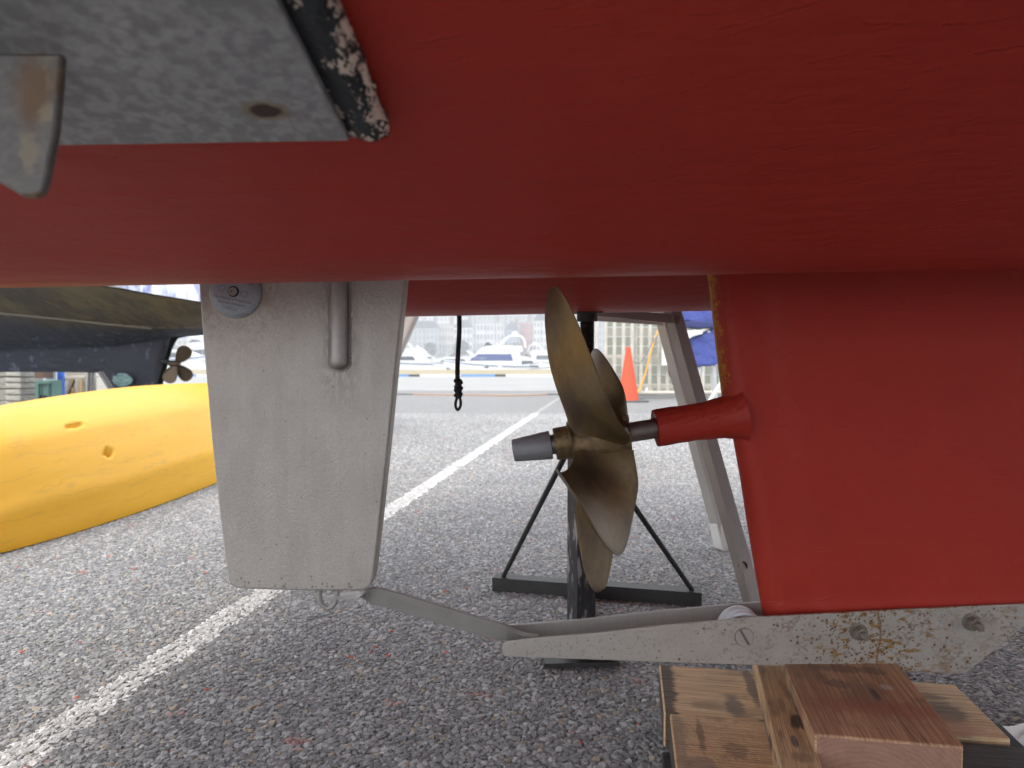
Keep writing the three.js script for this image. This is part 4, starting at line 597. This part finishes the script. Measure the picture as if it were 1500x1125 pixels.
// ------------------------------------------------------------------ moored motor yachts
function yacht(label, px0, px1, d, kind, opt = {}) {
  const a = P(px0, 540, d), b = P(px1, 540, d), L = b.x - a.x, B = L * .30, s = opt.flip ? -1 : 1, cx = (a.x + b.x) / 2, W = -1.7, S = L / 7;
  const g0 = thing('motor_yacht', label, 'yacht', V(cx, W, -d), 'white motor yachts moored beyond the quay');
  const X = x => cx + s * (x - .5) * L; // x 0 stern .. 1 bow
  const bw = x => B / 2 * Math.pow(clamp(1 - Math.pow(clamp((x - .25) / .75), 2.2)), .7) + .02, sh = x => W + (1.35 + .55 * x * x) * S * (opt.low ?? 1);
  const side = sg => grid(28, 8, (u, v) => { const t = u; return [X(t + (v > 0 ? 0 : -.03 * t)), mixn(W - .2, sh(t), v), -d + sg * bw(t) * (.72 + .28 * Math.sqrt(v))]; });
  const hullG = [side(1), side(-1), grid(28, 1, (u, v) => [X(u), sh(u), -d + (v * 2 - 1) * bw(u)]), grid(1, 1, (u, v) => [X(0), mixn(W - .2, sh(0), v), -d + (u * 2 - 1) * bw(0)])];
  const hull = part(g0, 'hull', hullG, M.yacht);
  part(g0, 'rubbing_strake', tube(Array.from({ length: 12 }, (_, i) => V(X(i / 11), sh(i / 11) - .12 * S, -d + bw(i / 11) * 1.0 + .02)), .045 * S, 30, 6), opt.strake ?? std([.10, .14, .24], .5));
  const prism = (pts, w, m, name, par, z = 0) => { const q = pts.map(([x, y]) => new THREE.Vector2(X(x), sh(.4) + y * S)); const e = new THREE.ExtrudeGeometry(new THREE.Shape(q), { depth: w, bevelEnabled: true, bevelSize: .04 * S, bevelThickness: .06 * S, bevelSegments: 2 }); e.translate(0, 0, -d - w / 2 + z); return part(par, name, e, m); };
  const wc = B * .62, gl = opt.blue ? M.blueGlass : M.glass;
  if (kind === 'fly') {
    const c = prism([[.10, -.1], [.80, -.1], [.66, .55], [.58, .95], [.12, .95]], wc, M.yacht, 'cabin', g0); prism([[.20, .30], [.70, .30], [.60, .78], [.22, .78]], wc + .14 * S, gl, 'window', c);
    const f = prism([[.08, 1.02], [.60, 1.02], [.50, 1.42], [.10, 1.42]], wc * .9, M.yacht, 'flybridge', g0); prism([[.44, 1.46], [.54, 1.30], [.50, 1.72], [.47, 1.72]], wc * .7, M.glass, 'windscreen', f);
    const ar = tube([[.05, 1.3], [.07, 2.0], [.12, 2.25], [.22, 2.25], [.30, 1.9], [.34, 1.5]].map(([x, y]) => V(X(x), sh(.4) + y * S, -d + wc * .4)), .07 * S, 24, 8), ar2 = ar.clone().translate(0, 0, -wc * .8); part(g0, 'radar_arch', [ar, ar2, boxAt(V(X(.16), sh(.4) + 2.25 * S, -d), .5 * S, .1 * S, wc * .8)], M.yacht); part(g0, 'radar_dome', new THREE.SphereGeometry(.24 * S, 16, 10).scale(1, .7, 1).translate(X(.17), sh(.4) + 2.45 * S, -d), M.yacht);
  } else if (kind === 'sport') {
    const c = prism([[.06, -.1], [.86, -.1], [.62, .50], [.50, .66], [.14, .56]], wc, M.yacht, 'cabin', g0); prism([[.22, .12], [.66, .12], [.55, .42], [.26, .42]], wc + .14 * S, gl, 'window', c); prism([[.40, .62], [.56, .56], [.44, 1.02], [.41, 1.02]], wc * .8, M.glass, 'windscreen', c);
    part(g0, 'radar_arch', tube([[.08, .4], [.14, 1.1], [.2, 1.25]].map(([x, y]) => V(X(x), sh(.4) + y * S, -d + wc * .4)).concat([V(X(.2), sh(.4) + 1.25 * S, -d - wc * .4), V(X(.08), sh(.4) + .4 * S, -d - wc * .42)]), .07 * S, 36, 8), M.yacht);
  } else {
    const c = prism([[.25, -.1], [.70, -.1], [.62, .6], [.30, .6]], wc, M.yacht, 'cabin', g0); prism([[.32, .12], [.64, .12], [.58, .46], [.35, .46]], wc + .14 * S, gl, 'window', c); prism([[.04, .35], [.26, .35], [.26, .62], [.08, .62]], wc, std([.05, .14, .32], .7), 'canopy', g0);
    part(g0, 'mast', rod(V(X(.5), sh(.4), -d), V(X(.5), sh(.4) + (opt.mast ?? 2.6) * S, -d), .05 * S), M.yacht);
  }
  part(g0, 'bow_rail', [tube(Array.from({ length: 10 }, (_, i) => V(X(.5 + .5 * i / 9), sh(.5 + .5 * i / 9) + .42 * S, -d + bw(.5 + .5 * i / 9) * .92)), .018 * S + .006, 24, 5), ...[.55, .68, .8, .92].map(t => rod(V(X(t), sh(t) - .02, -d + bw(t) * .92), V(X(t), sh(t) + .42 * S, -d + bw(t) * .92), .018 * S + .005, 6))], M.galv);
  if (opt.mast && kind !== 'small') part(g0, 'mast', rod(V(X(.2), sh(.4) + S, -d), V(X(.2), sh(.4) + opt.mast * S, -d), .035 * S), M.yacht);
  return g0;
}
yacht('white sport yacht with raked windscreen nearest the rudder edge', 520, 636, 100, 'sport', { flip: true });
yacht('white motor yacht with long grey cabin window left of the black rope', 612, 704, 112, 'sport', { flip: true });
yacht('large white motor yacht with blue windscreen cover and radar arch right of the rope', 650, 776, 98, 'fly', { flip: true, blue: true, low: .8 });
yacht('small white cruiser with blue canopy left of the upper propeller blade', 752, 812, 108, 'small');
yacht('small cabin boat with thin mast seen at the propeller blade edge', 790, 870, 116, 'small', { flip: true, mast: 3.4 });
yacht('white yacht moored behind the sport yacht, only its flybridge in view left of the rope', 575, 660, 140, 'fly', {});
yacht('white yacht moored behind the sport yachts just right of the black rope', 668, 740, 150, 'fly', { flip: true });
yacht('white yacht with radar arch in the far row left of the propeller', 735, 800, 155, 'sport', { flip: true });
yacht('white flybridge yacht in the far row behind the upper propeller blade', 770, 845, 150, 'fly', {});
yacht('small white boat in the far row close to the rudder edge', 600, 640, 165, 'small', { mast: 4 });
yacht('small white boat in the far row directly left of the rope', 636, 676, 170, 'small', { flip: true, mast: 4.4 });
yacht('white open sport boat low behind the kerb just left of the rope', 630, 690, 84, 'sport', { low: .9 });
yacht('white sport boat low behind the kerb between rope and blue-windowed yacht', 676, 742, 88, 'sport', { low: .8, flip: true });
yacht('white flybridge yacht in the middle row left of the propeller blade', 738, 806, 122, 'fly', { low: .9 });
yacht('white yacht seen past the propeller of the navy boat', 190, 330, 96, 'sport', {});
yacht('white flybridge yacht behind the propeller of the navy boat', 230, 340, 130, 'fly', { flip: true });
{ const r = rng(701); for (let i = 0; i < 16; i++) { const px = 590 + i * 15 + 8 * r(), d = 140 + 70 * r(), b = P(px, 530, d); solo('mast', `thin pale mast number ${'one two three four five six seven eight nine ten eleven twelve thirteen fourteen fifteen sixteen'.split(' ')[i]} from the rudder in the marina`, 'mast', [rod(V(b.x, -1.7, b.z), V(b.x, 7 + 7 * r(), b.z), .10, 6), boxAt(V(b.x, 3.2, b.z), 1.2, .06, .06)], M.galv, 'masts in the marina'); } }

// ------------------------------------------------------------------ far shore
{
  struct('far_quay', boxAt(V(0, -.5, -420), 1500, 3.2, 200), std([.25, .25, .24], .9));
  struct('hills', grid(90, 30, (u, v) => { const x = mixn(-900, 900, u), z = mixn(-520, -1000, v); return [x, 1 + 150 * sstep(0, 1, v) * (.7 + .45 * fbm(u, v, 9, 4, 4, 711)), z]; }, (u, v) => [u * 20, v * 8]), std(null, .95, 0, { map: ctex(256, 256, (u, v) => mix3([.05, .075, .05], [.15, .16, .12], fbm(u, v, 16, 16, 5, 713))) }));
  const pane = new THREE.BoxGeometry(1, 1, 1), pm = std([.20, .22, .25], .3), sill = std([.30, .30, .29], .8);
  function house(label, px0, px1, pyTop, d, color, cols, rows, roof, roofc) {
    const a = P(px0, 528, d), b = P(px1, 528, d), top = P(px0, pyTop, d).y, w = b.x - a.x, cx = (a.x + b.x) / 2, h = top - 1.1, dp = 14;
    const t = thing('harbour_building', label, 'building', V(cx, 1.1, -d)); const wall = part(t, 'wall', boxAt(V(cx, 1.1 + h / 2, -d - dp / 2), w, h, dp), std(color, .85));
    const ww = w / cols * .42, wh = h / rows * .52; for (let j = 0; j < rows; j++) for (let i = 0; i < cols; i++) { const o = mesh('window', pane, pm); o.scale.set(ww, j ? wh : wh * 1.1, .3); o.position.set((i + .5) / cols * w - w / 2, (j + .52) / rows * h, .02); t.add(o); }
    if (roof === 'mansard') { const s = new THREE.Shape([[-w / 2, 0], [w / 2, 0], [w / 2 - 2, 3.4], [-w / 2 + 2, 3.4]].map(p => new THREE.Vector2(...p))); part(t, 'roof', new THREE.ExtrudeGeometry(s, { depth: dp, bevelEnabled: false }).translate(cx, top + .02, -d - dp), std(roofc ?? [.12, .13, .15], .8)); } else if (roof === 'gable') { const s = new THREE.Shape([[-w / 2 - .3, 0], [w / 2 + .3, 0], [0, 4.2]].map(p => new THREE.Vector2(...p))); part(t, 'roof', new THREE.ExtrudeGeometry(s, { depth: dp + .4, bevelEnabled: false }).translate(cx, top + .02, -d - dp - .2), std(roofc ?? [.28, .12, .08], .8)); } else part(t, 'parapet', boxAt(V(cx, top + .3, -d - dp / 2), w + .5, .6, dp + .5), std([.5, .5, .48], .8));
    part(t, 'string_course', boxAt(V(cx, 1.1 + h / rows + .1, -d + .15), w + .1, .35, .3), sill); const ch = part(t, 'chimney', boxAt(V(cx + w * .3, top + 3, -d - dp / 2), 1.6, 5, 1.2), std([.3, .25, .22], .85));
  }
  const cream = [.74, .71, .64], wht = [.84, .84, .82], gry = [.52, .55, .58], pk = [.66, .30, .23], sand = [.6, .55, .44];
  house('grey harbour building nearest the rudder edge', 606, 642, 481, 330, gry, 6, 5, 'mansard');
  house('cream harbour building with tall windows left of the rope', 643, 664, 477, 335, cream, 5, 4, 'flat');
  house('white harbour building behind the hanging rope', 665, 692, 480, 330, wht, 6, 4, 'mansard');
  house('long white harbour building with two rows of windows right of the rope', 693, 738, 474, 335, wht, 9, 4, 'flat');
  house('pale blue-grey gabled harbour building beside the brick red one', 739, 761, 483, 325, [.42, .47, .55], 4, 3, 'gable', [.20, .22, .26]);
  house('brick red harbour building near the propeller blade', 762, 780, 473, 335, pk, 4, 5, 'flat');
  house('white harbour building with many windows at the propeller blade', 781, 812, 470, 332, wht, 6, 5, 'mansard');
  house('sand coloured harbour building between propeller and cone', 813, 850, 474, 340, sand, 7, 5, 'flat');
  house('pale harbour building right of the threaded jack screw', 851, 900, 472, 330, [.50, .55, .60], 8, 5, 'flat');
  house('cream harbour building seen past the propeller of the navy boat', 220, 330, 478, 340, cream, 14, 5, 'mansard');
  house('white upper row building on the slope left of the rope', 610, 690, 464, 440, wht, 14, 8, 'mansard');
  house('white upper row building on the slope right of the rope', 700, 790, 462, 445, [.55, .55, .55], 14, 8, 'flat');
  // a few trees along the far quay
  const leaf = std([.06, .085, .045], .9); const r = rng(721);
  [[630, 503, 'round dim tree before the grey harbour building'], [676, 500, 'round dim tree behind the hanging rope'], [757, 505, 'round dim tree before the gabled harbour building']].forEach(([px, py, label]) => { const b = P(px, 528, 312), tp = P(px, py, 312); const t = thing('tree', label, 'tree', V(b.x, 1.1, b.z)); part(t, 'trunk', new THREE.CylinderGeometry(.2, .35, 3.2, 8).translate(b.x, 2.7, b.z), std([.1, .08, .06], .9)); const tri = []; const R = (tp.y - 2) * .5; for (let i = 0; i < 500; i++) { const q = V(r() - .5, r() - .5, r() - .5).normalize().multiplyScalar(R * Math.cbrt(.25 + .75 * r())); const g = new THREE.PlaneGeometry(.9, .7); g.rotateX(r() * 6).rotateY(r() * 6).translate(b.x + q.x, 2.5 + R + q.y, b.z + q.z); tri.push(g); } part(t, 'crown', tri, leaf); });
}

scene.updateMatrixWorld(true);
renderer.render(scene, camera);
